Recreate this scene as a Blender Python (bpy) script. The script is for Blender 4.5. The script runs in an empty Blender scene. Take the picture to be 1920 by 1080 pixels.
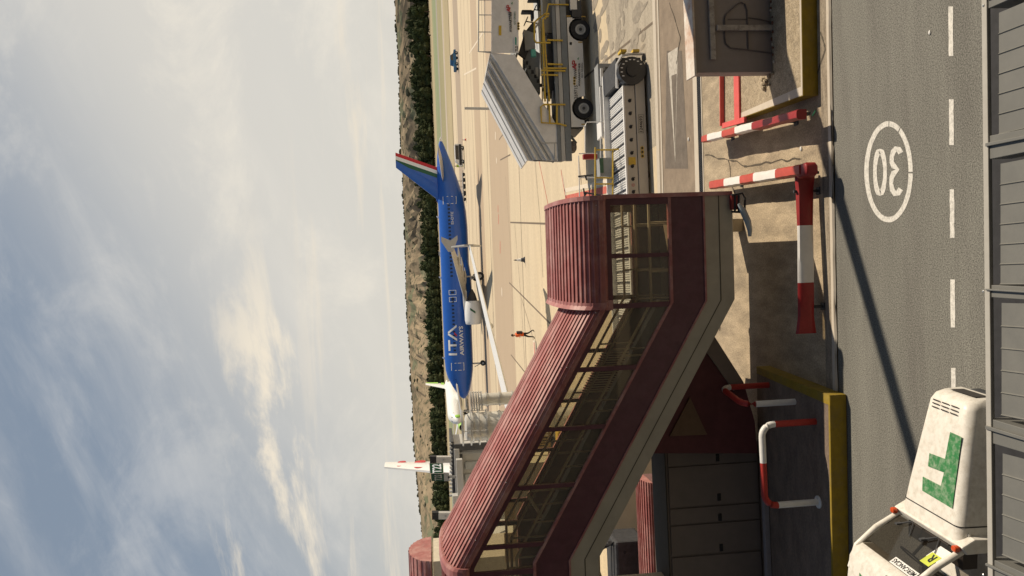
import bpy, math, random
from mathutils import Vector, Matrix, noise
random.seed(7)
R = math.radians
S = bpy.context.scene
COL = S.collection
# ------------------------------------------------------------------ camera
FPX, H, ROLL, PITCH = 1400.0, 7.4, R(2.4), math.atan(151/1400)
SX, SY = -0.78, -0.33            # ground shift of a shadow per metre of height
cr, sr = math.cos(ROLL), math.sin(ROLL)
Fv = Vector((0, math.cos(PITCH), -math.sin(PITCH)))
Dv = Vector((0, -math.sin(PITCH), -math.cos(PITCH)))
Rv = Vector((1, 0, 0))
cam_d = bpy.data.cameras.new('camera'); cam = bpy.data.objects.new('camera', cam_d); COL.objects.link(cam)
cx = Dv*cr - Rv*sr; cy = Dv*sr + Rv*cr; cz = -Fv
m = Matrix((cx, cy, cz)).transposed().to_4x4(); m.translation = Vector((0, 0, H))
cam.matrix_world = m
cam_d.sensor_width = 36; cam_d.lens = FPX/1920*36; cam_d.clip_start = 0.05; cam_d.clip_end = 20000
S.camera = cam
# ------------------------------------------------------------------ sun, sky, exposure
sun_d = bpy.data.lights.new('sun', 'SUN'); sun = bpy.data.objects.new('sun', sun_d); COL.objects.link(sun)
sun.rotation_euler = Vector((SX, SY, -1)).to_track_quat('-Z', 'Y').to_euler()
sun_d.energy = 5.0; sun_d.angle = R(0.5); sun_d.color = (1.0, .86, .68)
W = bpy.data.worlds.new('World'); S.world = W; W.use_nodes = True
def build_sky():
    t = W.node_tree; n = t.nodes; l = t.links; n.clear()
    out = n.new('ShaderNodeOutputWorld'); bg = n.new('ShaderNodeBackground'); l.new(bg.outputs[0], out.inputs[0])
    sky = n.new('ShaderNodeTexSky'); sky.sky_type = 'NISHITA'; sky.sun_disc = False
    sky.sun_elevation = math.atan(1/math.hypot(SX, SY)); sky.sun_rotation = math.atan2(-SX, -SY)
    sky.altitude = 600; sky.dust_density = 2.0
    tc = n.new('ShaderNodeTexCoord'); sep = n.new('ShaderNodeSeparateXYZ'); l.new(tc.outputs['Generated'], sep.inputs[0])
    def M(op, a, b=None, c=None):
        x = n.new('ShaderNodeMath'); x.operation = op
        for i, v in enumerate((a, b, c)):
            if v is None: continue
            if isinstance(v, (int, float)): x.inputs[i].default_value = v
            else: l.new(v, x.inputs[i])
        return x.outputs[0]
    z = M('MAXIMUM', sep.outputs[2], 0.0)
    ya = M('MAXIMUM', M('ABSOLUTE', sep.outputs[1]), .12)
    u = M('DIVIDE', sep.outputs[0], ya); v = M('DIVIDE', z, ya)
    cb = n.new('ShaderNodeCombineXYZ'); l.new(u, cb.inputs[0]); l.new(v, cb.inputs[1])
    def ramp(x, lo, hi, t0=0.0, t1=1.0):
        mr = n.new('ShaderNodeMapRange'); mr.interpolation_type = 'SMOOTHSTEP'
        for i, w in enumerate((lo, hi, t0, t1)): mr.inputs[i+1].default_value = w
        l.new(x, mr.inputs[0]); return mr.outputs[0]
    def cloud(rot, sc, scale, detail, dist, lo, hi, rough=.55, loc=(0, 0, 0)):
        mr_ = n.new('ShaderNodeMapping'); mr_.inputs['Rotation'].default_value = (0, 0, rot); l.new(cb.outputs[0], mr_.inputs[0])
        mp = n.new('ShaderNodeMapping'); mp.inputs['Scale'].default_value = sc; mp.inputs['Location'].default_value = loc
        l.new(mr_.outputs[0], mp.inputs[0])
        nz = n.new('ShaderNodeTexNoise'); nz.inputs['Scale'].default_value = scale; nz.inputs['Detail'].default_value = detail
        nz.inputs['Roughness'].default_value = rough; nz.inputs['Distortion'].default_value = dist
        l.new(mp.outputs[0], nz.inputs[0]); return ramp(nz.outputs[0], lo, hi)
    c1 = cloud(-.42, (.8, 3.4, 1), 2.3, 10, .25, .44, .72, .6)           # long wisps rising to the right
    c2 = cloud(-.15, (1.0, 1.5, 1), 4.2, 11, .45, .46, .72, .66, (3, 1, 0))
    c3 = cloud(-.10, (.8, 2.8, 1), 4.6, 10, .35, .49, .64, .62, (1.35, 6.2, 0))
    c4 = cloud(0.0, (.45, 5.5, 1), 5.0, 9, .4, .52, .68, .6, (7.1, 2.2, 0))
    def mix(f, a, b):
        x = n.new('ShaderNodeMix'); x.data_type = 'RGBA'
        for i, vv in ((0, f), (6, a), (7, b)):
            if isinstance(vv, (int, float)): x.inputs[i].default_value = vv
            elif isinstance(vv, tuple): x.inputs[i].default_value = vv
            else: l.new(vv, x.inputs[i])
        return x.outputs[2]
    base = mix(.82, sky.outputs[0], (2.5, 3.05, 3.75, 1))
    high = ramp(v, .75, 1.4)
    base = mix(M('MULTIPLY', high, .75), base, (.75, 1.15, 1.9, 1))
    low = M('SUBTRACT', 1.0, high)
    wisps = M('MULTIPLY', M('MINIMUM', M('ADD', M('MULTIPLY', c1, .55), M('MULTIPLY', c2, .42)), 1.0), low)
    veil = ramp(M('ADD', M('MULTIPLY', v, -1.0), M('MULTIPLY', M('MINIMUM', M('MAXIMUM', u, -.5), .8), .62)), -.58, -.10)
    veil = M('MULTIPLY', veil, M('ADD', .80, M('MULTIPLY', c2, .2)))
    a = mix(M('MULTIPLY', wisps, .62), base, (7.2, 7.1, 6.9, 1))
    a = mix(M('MULTIPLY', M('MULTIPLY', veil, .90), low), a, (8.5, 7.9, 6.8, 1))
    band = M('MULTIPLY', ramp(v, .08, .17), ramp(v, .34, .22)); left_ = ramp(u, .16, -.10)
    a = mix(M('MULTIPLY', M('MULTIPLY', c3, .85), M('MULTIPLY', band, left_)), a, (9.4, 8.3, 6.6, 1))
    a = mix(M('MULTIPLY', M('MULTIPLY', c4, .55), M('MULTIPLY', ramp(v, .02, .06), ramp(v, .20, .12))), a, (8.9, 7.8, 6.2, 1))
    l.new(a, bg.inputs[0]); bg.inputs[1].default_value = .1
build_sky()
S.view_settings.view_transform = 'Standard'; S.view_settings.look = 'None'
S.view_settings.exposure = 0.0; S.view_settings.gamma = 1
S.render.resolution_x = 1024; S.render.resolution_y = 576
# ------------------------------------------------------------------ surveying helpers (photo pixel -> point on a real plane of the place)
def ray(x, y):
    dx, dy = x-960, y-540
    d = dx*cr - dy*sr; rr = -(dy*cr + dx*sr)
    return Fv*FPX + Dv*d + Rv*rr
def G(x, y, z=0.0):
    v = ray(x, y); t = (z-H)/v.z; return Vector((v.x*t, v.y*t, z))
def V(x, y, Y):
    v = ray(x, y); t = Y/v.y; return Vector((v.x*t, Y, H+v.z*t))
# ------------------------------------------------------------------ materials
MATS = {}
def mat(name, col, rough=.7, var=.12, scale=6.0, metal=0.0, bump=0.0, dirt=None, dirt_amt=.5, dirt_scale=2.0, stretch=(1, 1, 1), spec=.4, emit=None, fine=0.0, fine_scale=120):
    if name in MATS: return MATS[name]
    mt = bpy.data.materials.new(name); mt.use_nodes = True; t = mt.node_tree; n = t.nodes; l = t.links
    b = n['Principled BSDF']; b.inputs['Roughness'].default_value = rough; b.inputs['Metallic'].default_value = metal
    b.inputs['Specular IOR Level'].default_value = spec
    tc = n.new('ShaderNodeTexCoord'); mp = n.new('ShaderNodeMapping'); mp.inputs['Scale'].default_value = stretch
    l.new(tc.outputs['Object'], mp.inputs[0])
    nz = n.new('ShaderNodeTexNoise'); nz.inputs['Scale'].default_value = scale; nz.inputs['Detail'].default_value = 6; nz.inputs['Roughness'].default_value = .65
    l.new(mp.outputs[0], nz.inputs[0])
    cr_ = n.new('ShaderNodeValToRGB'); e = cr_.color_ramp.elements
    e[0].position = .3; e[1].position = .7
    e[0].color = tuple(max(0, c*(1-var)) for c in col)+(1,); e[1].color = tuple(min(1, c*(1+var)) for c in col)+(1,)
    l.new(nz.outputs[0], cr_.inputs[0]); cur = cr_.outputs[0]
    if dirt:
        n2 = n.new('ShaderNodeTexNoise'); n2.inputs['Scale'].default_value = dirt_scale; n2.inputs['Detail'].default_value = 10; n2.inputs['Roughness'].default_value = .7
        l.new(mp.outputs[0], n2.inputs[0])
        mr = n.new('ShaderNodeMapRange'); mr.inputs[1].default_value = .45; mr.inputs[2].default_value = .75; mr.inputs[4].default_value = dirt_amt
        l.new(n2.outputs[0], mr.inputs[0])
        mx = n.new('ShaderNodeMix'); mx.data_type = 'RGBA'; l.new(mr.outputs[0], mx.inputs[0]); l.new(cur, mx.inputs[6]); mx.inputs[7].default_value = tuple(dirt)+(1,)
        cur = mx.outputs[2]
    if fine:
        n3 = n.new('ShaderNodeTexNoise'); n3.inputs['Scale'].default_value = fine_scale; n3.inputs['Detail'].default_value = 3
        l.new(tc.outputs['Object'], n3.inputs[0])
        mr = n.new('ShaderNodeMapRange'); mr.inputs[1].default_value = .3; mr.inputs[2].default_value = .7; mr.inputs[3].default_value = 1-fine; mr.inputs[4].default_value = 1+fine
        l.new(n3.outputs[0], mr.inputs[0])
        mx = n.new('ShaderNodeVectorMath'); mx.operation = 'SCALE'; l.new(cur, mx.inputs[0]); l.new(mr.outputs[0], mx.inputs[3]); cur = mx.outputs[0]
    l.new(cur, b.inputs['Base Color'])
    if bump:
        bp = n.new('ShaderNodeBump'); bp.inputs['Strength'].default_value = bump; bp.inputs['Distance'].default_value = .02
        l.new(nz.outputs[0], bp.inputs['Height']); l.new(bp.outputs[0], b.inputs['Normal'])
    if emit:
        b.inputs['Emission Color'].default_value = tuple(emit[:3])+(1,); b.inputs['Emission Strength'].default_value = emit[3]
    MATS[name] = mt; return mt
def glass(name, tint=(.88, .84, .72), refl=1.0, dust_haze=.24):  # dusty film, raised further to brighten the view behind the panes
    if name in MATS: return MATS[name]
    mt = bpy.data.materials.new(name); mt.use_nodes = True; t = mt.node_tree; n = t.nodes; l = t.links
    for x in list(n):
        if x.type != 'OUTPUT_MATERIAL': n.remove(x)
    out = [x for x in n if x.type == 'OUTPUT_MATERIAL'][0]
    tr = n.new('ShaderNodeBsdfTransparent'); tr.inputs[0].default_value = tuple(tint)+(1,)
    gl = n.new('ShaderNodeBsdfGlossy'); gl.inputs['Roughness'].default_value = .03; gl.inputs[0].default_value = (refl, refl, refl, 1)
    df = n.new('ShaderNodeBsdfDiffuse'); df.inputs[0].default_value = (.42, .37, .27, 1)
    m0 = n.new('ShaderNodeMixShader'); m0.inputs[0].default_value = dust_haze; l.new(tr.outputs[0], m0.inputs[1]); l.new(df.outputs[0], m0.inputs[2])
    fr = n.new('ShaderNodeFresnel'); fr.inputs[0].default_value = 1.5
    mx = n.new('ShaderNodeMixShader'); l.new(fr.outputs[0], mx.inputs[0]); l.new(m0.outputs[0], mx.inputs[1]); l.new(gl.outputs[0], mx.inputs[2])
    l.new(mx.outputs[0], out.inputs[0]); MATS[name] = mt; return mt
M_ = mat
white = M_('white_paint', (.72, .71, .68), .35, .06, 3, dirt=(.45, .42, .36), dirt_amt=.35)
dirtywhite = M_('dirty_white_paint', (.74, .71, .64), .4, .06, 9, dirt=(.36, .31, .22), dirt_amt=.5, dirt_scale=11)
black = M_('black_rubber', (.022, .022, .024), .75, .3, 12)
dark = M_('dark_metal', (.05, .052, .056), .6, .3, 8)
grey = M_('grey_metal', (.30, .31, .31), .5, .1, 5, dirt=(.2, .19, .17), dirt_amt=.4)
lgrey = M_('light_grey_metal', (.47, .47, .45), .45, .08, 4, dirt=(.33, .31, .28), dirt_amt=.35)
steel = M_('galvanised_steel', (.55, .55, .53), .35, .1, 20, metal=.7)
yellow = M_('yellow_paint', (.62, .42, .05), .5, .12, 10, dirt=(.35, .24, .08), dirt_amt=.5)
mustard = M_('yellow_kerb_paint', (.27, .185, .014), .8, .2, 6, dirt=(.22, .17, .07), dirt_amt=.6, dirt_scale=5, bump=.3)
red = M_('red_paint', (.42, .035, .025), .5, .12, 10, dirt=(.25, .05, .04), dirt_amt=.3)
redlit = M_('coral_red_paint', (.62, .10, .09), .6, .1, 8)
bwhite = M_('white_plastic', (.78, .77, .74), .45, .04, 10, dirt=(.55, .52, .47), dirt_amt=.3)
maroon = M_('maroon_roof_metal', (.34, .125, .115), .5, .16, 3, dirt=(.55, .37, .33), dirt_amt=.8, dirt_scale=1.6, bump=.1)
maroond = M_('maroon_wall_shaded', (.115, .040, .052), .4, .18, 5, dirt=(.17, .085, .09), dirt_amt=.5, dirt_scale=1.5)  # darker copy of the roof maroon, shade put into the colour
beige = M_('beige_fascia_metal', (.42, .375, .285), .5, .08, 2, dirt=(.26, .22, .16), dirt_amt=.4, dirt_scale=1.5)
taupe = M_('taupe_cabinet_paint', (.27, .235, .22), .6, .06, 5, dirt=(.22, .18, .16), dirt_amt=.3)
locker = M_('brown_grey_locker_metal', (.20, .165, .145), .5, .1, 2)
glassb = glass('bridge_glass')
cabglass = M_('dark_glass', (.012, .014, .016), .08, .1, 3, spec=.8)
blue = M_('blue_aircraft_paint', (.018, .105, .44), .28, .06, 1.5, spec=.6)
awhite = M_('aircraft_white', (.76, .77, .76), .3, .03, 2)
agrey = M_('aircraft_grey', (.42, .42, .40), .4, .06, 3)
agreen = M_('flag_green', (.02, .10, .05), .4, .05); ared = M_('flag_red', (.50, .02, .03), .4, .05)
lime = M_('lime_green', (.32, .60, .10), .4, .1)
# ------------------------------------------------------------------ mesh building
class MB:
    def __init__(s): s.v = []; s.f = []; s.mi = []; s.mats = []; s.m = None
    def mt(s, m):
        if m not in s.mats: s.mats.append(m)
        return s.mats.index(m)
    def add(s, vs, fs, m=None):
        m = m or s.m; k = s.mt(m); b = len(s.v); s.v += [Vector(v) for v in vs]
        for f in fs: s.f.append([b+i for i in f]); s.mi.append(k)
        return s
    def quad(s, pts, m=None): return s.add(pts, [list(range(len(pts)))], m)
    def box(s, c, d, m=None, rz=0, ry=0, rx=0):
        c = Vector(c); h = [x/2 for x in d]
        Q = Matrix.Rotation(rz, 3, 'Z') @ Matrix.Rotation(ry, 3, 'Y') @ Matrix.Rotation(rx, 3, 'X')
        vs = [c + Q @ Vector((i*h[0], j*h[1], k*h[2])) for i in (-1, 1) for j in (-1, 1) for k in (-1, 1)]
        return s.add(vs, [(0, 1, 3, 2), (4, 6, 7, 5), (0, 4, 5, 1), (2, 3, 7, 6), (0, 2, 6, 4), (1, 5, 7, 3)], m)
    def b2(s, a, b, m=None): # box by corners
        a = Vector(a); b = Vector(b); return s.box((a+b)/2, [abs(x) for x in (b-a)], m)
    def rbox(s, c, d, r, m=None, rz=0, seg=3):
        # box with vertical-edge rounding and bevelled top
        hx, hy, hz = d[0]/2, d[1]/2, d[2]/2; Q = Matrix.Rotation(rz, 3, 'Z'); c = Vector(c)
        def ring(k, z):
            pts = []
            for cx_, cy_, a0 in ((hx-r, hy-r, 0), (-hx+r, hy-r, 90), (-hx+r, -hy+r, 180), (hx-r, -hy+r, 270)):
                for i in range(seg+1):
                    a = R(a0+90*i/seg); pts.append(c+Q@Vector((cx_+(r-k)*math.cos(a), cy_+(r-k)*math.sin(a), z)))
            return pts
        k = r*.5
        rings = [ring(k, -hz), ring(0, -hz+k), ring(0, hz-k), ring(k*.35, hz-k*.3), ring(k, hz)]
        return s.loft(rings, m, cap=True)
    def loft(s, rings, m=None, cap=False, close=True):
        n = len(rings[0]); vs = [p for r_ in rings for p in r_]; fs = []
        for i in range(len(rings)-1):
            for j in range(n if close else n-1):
                k = (j+1) % n; fs.append((i*n+j, i*n+k, (i+1)*n+k, (i+1)*n+j))
        if cap: fs.append(tuple(range(n))[::-1]); fs.append(tuple((len(rings)-1)*n+j for j in range(n)))
        return s.add(vs, fs, m)
    def tube(s, pts, r, m=None, seg=8, cap=True, radii=None):
        pts = [Vector(p) for p in pts]; rings = []
        for i, p in enumerate(pts):
            a = pts[max(0, i-1)]; b = pts[min(len(pts)-1, i+1)]; t = (b-a).normalized()
            up = Vector((0, 0, 1)) if abs(t.z) < .9 else Vector((0, 1, 0))
            x = t.cross(up).normalized(); y = x.cross(t); rr = radii[i] if radii else r
            rings.append([p+(x*math.cos(2*math.pi*k/seg)+y*math.sin(2*math.pi*k/seg))*rr for k in range(seg)])
        return s.loft(rings, m, cap=cap)
    def disc(s, c, axis, r, w, m=None, seg=24, r2=None):
        c = Vector(c); a = Vector(axis).normalized(); return s.tube([c-a*w/2, c+a*w/2], r, m, seg, True)
    def ringband(s, c, axis, r, w, t, m=None, seg=24):
        c = Vector(c); t_ = Vector(axis).normalized(); up = Vector((0, 0, 1)) if abs(t_.z) < .9 else Vector((0, 1, 0))
        x = t_.cross(up).normalized(); y = x.cross(t_); rs = []
        for (ro, wo) in ((r, -w/2), (r+t, -w/2), (r+t, w/2), (r, w/2), (r, -w/2)):
            rs.append([c+t_*wo+(x*math.cos(2*math.pi*k/seg)+y*math.sin(2*math.pi*k/seg))*ro for k in range(seg)])
        return s.loft(rs, m)
    def prism(s, poly, vec, m=None):
        vec = Vector(vec); a = [Vector(p) for p in poly]; n = len(a)
        return s.add(a+[p+vec for p in a], [tuple(range(n)), tuple(range(2*n-1, n-1, -1))]+[(i, i+n, (i+1) % n+n, (i+1) % n) for i in range(n)], m)
    def ball(s, c, rad, m=None, u=12, v=8):
        c = Vector(c); rad = rad if isinstance(rad, tuple) else (rad,)*3
        rings = [[c+Vector((rad[0]*math.sin(math.pi*i/v)*math.cos(2*math.pi*j/u), rad[1]*math.sin(math.pi*i/v)*math.sin(2*math.pi*j/u), rad[2]*math.cos(math.pi*i/v))) for j in range(u)] for i in range(v+1)]
        rings[0] = [p+Vector((0, 0, -1e-4)) for p in rings[0]]
        return s.loft(rings, m)
    def build(s, name, parent=None, smooth=False, w=False, bevel=0, kind=None):
        vs = s.v
        if w and parent:
            top = parent
            while top.parent: top = top.parent
            Q = Matrix.Rotation(-top.rotation_euler.z, 3, 'Z'); vs = [Q @ (v-top.location) for v in vs]
        me = bpy.data.meshes.new(name); me.from_pydata([tuple(v) for v in vs], [], s.f)
        for mt in s.mats: me.materials.append(mt)
        for p, k in zip(me.polygons, s.mi): p.material_index = k; p.use_smooth = smooth
        me.validate(); me.update()
        import bmesh
        bm = bmesh.new(); bm.from_mesh(me)
        if smooth: bmesh.ops.remove_doubles(bm, verts=bm.verts, dist=1e-5)
        bmesh.ops.recalc_face_normals(bm, faces=bm.faces); bm.to_mesh(me); bm.free()
        if smooth:
            me.set_sharp_from_angle(angle=R(38))
        o = bpy.data.objects.new(name, me); COL.objects.link(o)
        if parent: o.parent = parent
        if bevel:
            b = o.modifiers.new('bevel', 'BEVEL'); b.width = bevel; b.segments = 2; b.limit_method = 'ANGLE'; b.angle_limit = R(50)
        if kind: o['kind'] = kind
        return o
def thing(name, label, cat, loc=(0, 0, 0), rz=0, group=None):
    o = bpy.data.objects.new(name, None); COL.objects.link(o); o.location = loc; o.rotation_euler = (0, 0, rz)
    o.empty_display_size = .3
    o['label'] = label; o['category'] = cat
    if group: o['group'] = group
    return o
def tag(o, label, cat, group=None, kind=None):
    o['label'] = label
    if cat: o['category'] = cat
    if group: o['group'] = group
    if kind: o['kind'] = kind
    return o
def struct(o): o['kind'] = 'structure'; return o
def dup(root, loc, rz, label, group=None):
    def rec(o, par):
        c = o.copy(); COL.objects.link(c); c.parent = par
        for k in [k for k in o.children]: rec(k, c)
        return c
    c = rec(root, None); c.location = loc; c.rotation_euler = (0, 0, rz); c['label'] = label
    if group: c['group'] = group
    return c
_tc = {}
def text_geo(s, bold=0.0):
    if (s, bold) in _tc: return _tc[(s, bold)]
    cu = bpy.data.curves.new('t', 'FONT'); cu.body = s; cu.offset = bold; cu.resolution_u = 3
    ob = bpy.data.objects.new('t', cu); COL.objects.link(ob)
    dg = bpy.context.evaluated_depsgraph_get(); me = bpy.data.meshes.new_from_object(ob.evaluated_get(dg))
    r = ([v.co.copy() for v in me.vertices], [list(p.vertices) for p in me.polygons])
    bpy.data.objects.remove(ob); bpy.data.curves.remove(cu); bpy.data.meshes.remove(me)
    xs = [v.x for v in r[0]]; ys = [v.y for v in r[0]]
    x0, x1, y0, y1 = min(xs), max(xs), min(ys), max(ys)
    r = ([Vector(((v.x-x0)/(x1-x0), (v.y-y0)/(y1-y0), 0)) for v in r[0]], r[1])
    _tc[(s, bold)] = r; return r
def put_text(mb, s, O, U, Vv, m, bold=0.0):
    """text filling the box O + a*U + b*V (a,b in 0..1)"""
    vs, fs = text_geo(s, bold); O, U, Vv = Vector(O), Vector(U), Vector(Vv)
    mb.add([O+U*v.x+Vv*v.y for v in vs], fs, m)
# ------------------------------------------------------------------ ground and terrain
TA = math.atan(-.045)                      # direction of the terminal frontage
def tl(Y0, x, z=0): return Vector((x, Y0-.045*x, z))
def strip(name, Ya, Yb, z, m, x0=-60, x1=60, st=True, nx=1):
    b = MB(); b.m = m
    b.quad([tl(Ya, x0, z), tl(Ya, x1, z), tl(Yb, x1, z), tl(Yb, x0, z)])
    o = b.build(name); 
    if st: struct(o)
    return o
apron_m = M_('apron_concrete', (.58, .485, .335), .85, .09, .35, stretch=(.25, 1.2, 1), dirt=(.47, .38, .265), dirt_amt=.6, dirt_scale=.25, fine=.07, fine_scale=5)
struct(MB().add([(-6000, -200, -.05), (6000, -200, -.05), (6000, 9000, -.05), (-6000, 9000, -.05)], [(0, 1, 2, 3)], M_('dry_earth', (.34, .27, .17), .95, .15, .05, dirt=(.22, .19, .10), dirt_amt=.6, dirt_scale=.01)).build('ground'))
strip('apron', 23.6, 196, 0, apron_m, -260, 260)
near_m = M_('grey_worn_apron', (.40, .35, .27), .88, .14, .8, stretch=(.5, 1.6, 1), dirt=(.22, .19, .15), dirt_amt=.75, dirt_scale=.9, fine=.14, fine_scale=14)
b = MB(); b.quad([tl(23.6, 4.4, .003), tl(23.6, 60, .003), tl(33.5, 60, .003), tl(31, 16, .003), tl(28.8, 7, .003), tl(25, 4.4, .003)], near_m); struct(b.build('apron_wear'))
strip('taxiway', 150, 172, .005, M_('taxiway_asphalt', (.36, .29, .215), .9, .1, .2, stretch=(.1, 1, 1), dirt=(.26, .21, .16), dirt_amt=.5, dirt_scale=.2), -400, 400)
wear_m = M_('worn_apron', (.46, .36, .25), .9, .12, .3, stretch=(.12, 1.5, 1), dirt=(.27, .21, .15), dirt_amt=.6, dirt_scale=.3)
strip('apron_lane', 68, 88, .004, wear_m, -260, 260)
strip('apron_lane', 100, 112, .004, wear_m, -260, 260)
strip('grass_field', 200, 246, .01, M_('dry_grass', (.36, .30, .175), .95, .2, .3, stretch=(.1, 1, 1)), -900, 900)
strip('perimeter_road', 246, 262, .02, M_('pale_track', (.42, .36, .28), .9, .1, .2), -900, 900)
strip('grass_field', 262, 330, .01, M_('olive_grass', (.27, .245, .13), .95, .25, .3, stretch=(.1, 1, 1)), -900, 900)
strip('runway', 330, 352, .02, M_('runway_asphalt', (.30, .27, .23), .9, .1, .2), -1200, 1200)
strip('grass_field', 352, 470, .01, M_('green_grass', (.20, .24, .13), .95, .25, .2, stretch=(.1, 1, 1), dirt=(.34, .30, .14), dirt_amt=.7, dirt_scale=.03), -1400, 1400)
strip('grass_field', 470, 640, .01, M_('dry_grass', (.34, .27, .10)), -1600, 1600)
# near zone
slab_m = M_('rough_concrete', (.39, .315, .215), .92, .25, 1.9, dirt=(.17, .14, .10), dirt_amt=.85, dirt_scale=1.5, bump=.5, stretch=(1.5, .6, 1), fine=.28, fine_scale=30)
strip('pavement', 13.08, 19.5, 0, slab_m, -40, 40)
old_m = M_('brown_asphalt_strip', (.235, .185, .135), .95, .2, 2.0, dirt=(.36, .29, .21), dirt_amt=.55, dirt_scale=.8, bump=.4, fine=.15, fine_scale=40)
strip('path', 20.15, 23.0, 0, old_m, -60, 60)
kerbm = M_('pale_kerb_concrete', (.55, .49, .40), .85, .12, 3, dirt=(.32, .27, .2), dirt_amt=.6, dirt_scale=3)
strip('kerb', 19.84, 20.15, .012, kerbm); strip('kerb', 19.5, 19.56, .012, kerbm)
strip('kerb', 23.0, 23.12, .012, kerbm); strip('gutter', 23.12, 23.3, .004, M_('gutter_stone', (.30, .25, .19), .9)); strip('kerb', 23.3, 23.6, .012, kerbm)
# drain grating
b = MB(); b.quad([tl(19.56, -30, -.012), tl(19.56, 30, -.012), tl(19.84, 30, -.012), tl(19.84, -30, -.012)], black)
x = 1.5
while x < 9.5:
    b.box(tl(19.70, x, .004), (.022, .28, .014), dark, rz=TA+R(18)); x += .058
tag(b.build('drain_grating'), 'long black slotted drain grating between the concrete slab and the brown strip', 'drain')
road_m = mat('asphalt_road', (.168, .165, .143), .86, .14, .8, stretch=(.22, 1.6, 1), bump=.2, dirt=(.115, .108, .096), dirt_amt=.8, dirt_scale=.9, fine=.6, fine_scale=50)
strip('road', 3.0, 13.02, -.02, road_m, -40, 40)
# ragged kerb line along the road
b = MB(); b.m = kerbm; xs = [-12+i*.3 for i in range(80)]
for i in range(len(xs)-1):
    j0, j1 = [.035*noise.noise(Vector((q*2.2, 3, 0))) for q in (xs[i], xs[i+1])]
    b.add([tl(13.06+j0, xs[i], -.021), tl(13.06+j1, xs[i+1], -.021), tl(13.09+j1, xs[i+1], .012), tl(13.09+j0, xs[i], .012), tl(13.17, xs[i], .012), tl(13.17, xs[i+1], .012)],
          [(0, 1, 2, 3), (3, 2, 5, 4)])
struct(b.build('kerb'))
strip('gutter', 13.17, 13.42, .005, M_('worn_gutter', (.23, .19, .14), .95, .3, 4, stretch=(.5, 3, 1), dirt=(.42, .36, .27), dirt_amt=.8, dirt_scale=3, fine=.2, fine_scale=25), -40, 40)
# cracks in the slab
crackm = M_('crack_filler', (.09, .075, .055), .95)
def crack(pts, wd=.018, m=crackm):
    b = MB(); P = []
    for k in range(len(pts)-1):
        for q in range(7):
            a = pts[k].lerp(pts[k+1], q/7); nn = (pts[k+1]-pts[k]).normalized(); s_ = Vector((-nn.y, nn.x, 0))
            P.append(a+s_*.07*noise.noise(a*3.1))
    P.append(pts[-1])
    for i in range(len(P)-1):
        nn = (P[i+1]-P[i]).normalized(); s_ = Vector((-nn.y, nn.x, 0))*wd*(.5+random.random())
        b.quad([P[i]-s_, P[i+1]-s_, P[i+1]+s_, P[i]+s_], m)
    return struct(b.build('pavement_crack'))
for ps in ([(1322, 290), (1365, 300), (1372, 345), (1378, 372)], [(1366, 300), (1400, 312), (1465, 300), (1500, 298)], [(1530, 150), (1545, 95), (1538, 60)],
           [(1340, 480), (1352, 560), (1349, 620)], [(1555, 190), (1562, 300), (1560, 380)], [(1255, 5), (1275, 70), (1268, 120)]):
    crack([G(x_, y_, .009) for x_, y_ in ps])
jm = M_('joint_sealant', (.16, .125, .09), .9)
def line(name, pts, wd, m, z=.008, seg=1, label=None):
    b = MB()
    for i in range(len(pts)-1):
        a, c = Vector(pts[i]), Vector(pts[i+1]); a.z = c.z = z; nn = (c-a).normalized(); s_ = Vector((-nn.y, nn.x, 0))*wd/2
        b.quad([a-s_, c-s_, c+s_, a+s_], m)
    return struct(b.build(name))
line('apron_joint', [G(1230, 38), G(1130, 118)], .09, jm); line('apron_joint', [G(1130, 118), G(1060, 175)], .09, jm)
for a, c in (((957, 417), (1040, 420)), ((955, 530), (1045, 620)), ((958, 665), (1010, 730)), ((936, 262), (957, 232)), ((957, 290), (938, 300)), ((1010, 240), (1048, 250))):
    line('apron_joint', [G(*a), G(*c)], .13, jm)
for Y in (60, 91, 117, 128, 138, 177): line('apron_joint', [tl(Y, -150), tl(Y, 150)], .35 if Y > 80 else .2, M_('dark_seam', (.20, .155, .11), .9))
wl = M_('white_road_paint', (.68, .66, .60), .75, .06, 30, dirt=(.22, .21, .19), dirt_amt=.75, dirt_scale=22, fine=.1, fine_scale=60)
rl = M_('red_apron_paint', (.52, .10, .07), .8, .15, 6, dirt=(.45, .33, .25), dirt_amt=.6, dirt_scale=4)
fw = M_('faded_white_paint', (.66, .58, .46), .8, .1, 6)
line('apron_marking', [G(998, 240), G(1040, 442)], .10, rl, .010); line('apron_marking', [G(1055, 330), G(1062, 372)], .12, fw, .010)
line('apron_marking', [G(1059, 357, 0), G(1145, 340, 0)], .22, fw, .010)
line('apron_marking', [G(1060, 372, 0), G(1145, 354, 0)], .30, rl, .010)
line('apron_marking', [G(1052, 318, 0), G(1060, 368, 0)], .10, rl, .010)
for k in range(4): line('apron_marking', [G(1070+k*18, 372, 0), G(1073+k*18, 395, 0)], .07, rl, .010)
for y0, y1, x_ in ((247, 262, 929), (296, 306, 931), (540, 555, 941)): line('apron_marking', [G(x_, y0), G(x_, y1)], .7, fw, .012)
for y0, y1, x_ in ((385, 398, 934), (402, 420, 935), (452, 475, 938)): line('apron_marking', [G(x_, y0), G(x_, y1)], .4, rl, .012)
line('apron_marking', [G(1001, 638), G(1003, 675)], .9, fw, .010); line('apron_marking', [G(1001.5, 642), G(1003, 672)], .35, rl, .014)
for k, (a, c) in enumerate((((880, 100), (905, 62)), ((870, 140), (893, 128)))): line('apron_marking', [G(*a), G(*c)], .25, fw, .012)
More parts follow.
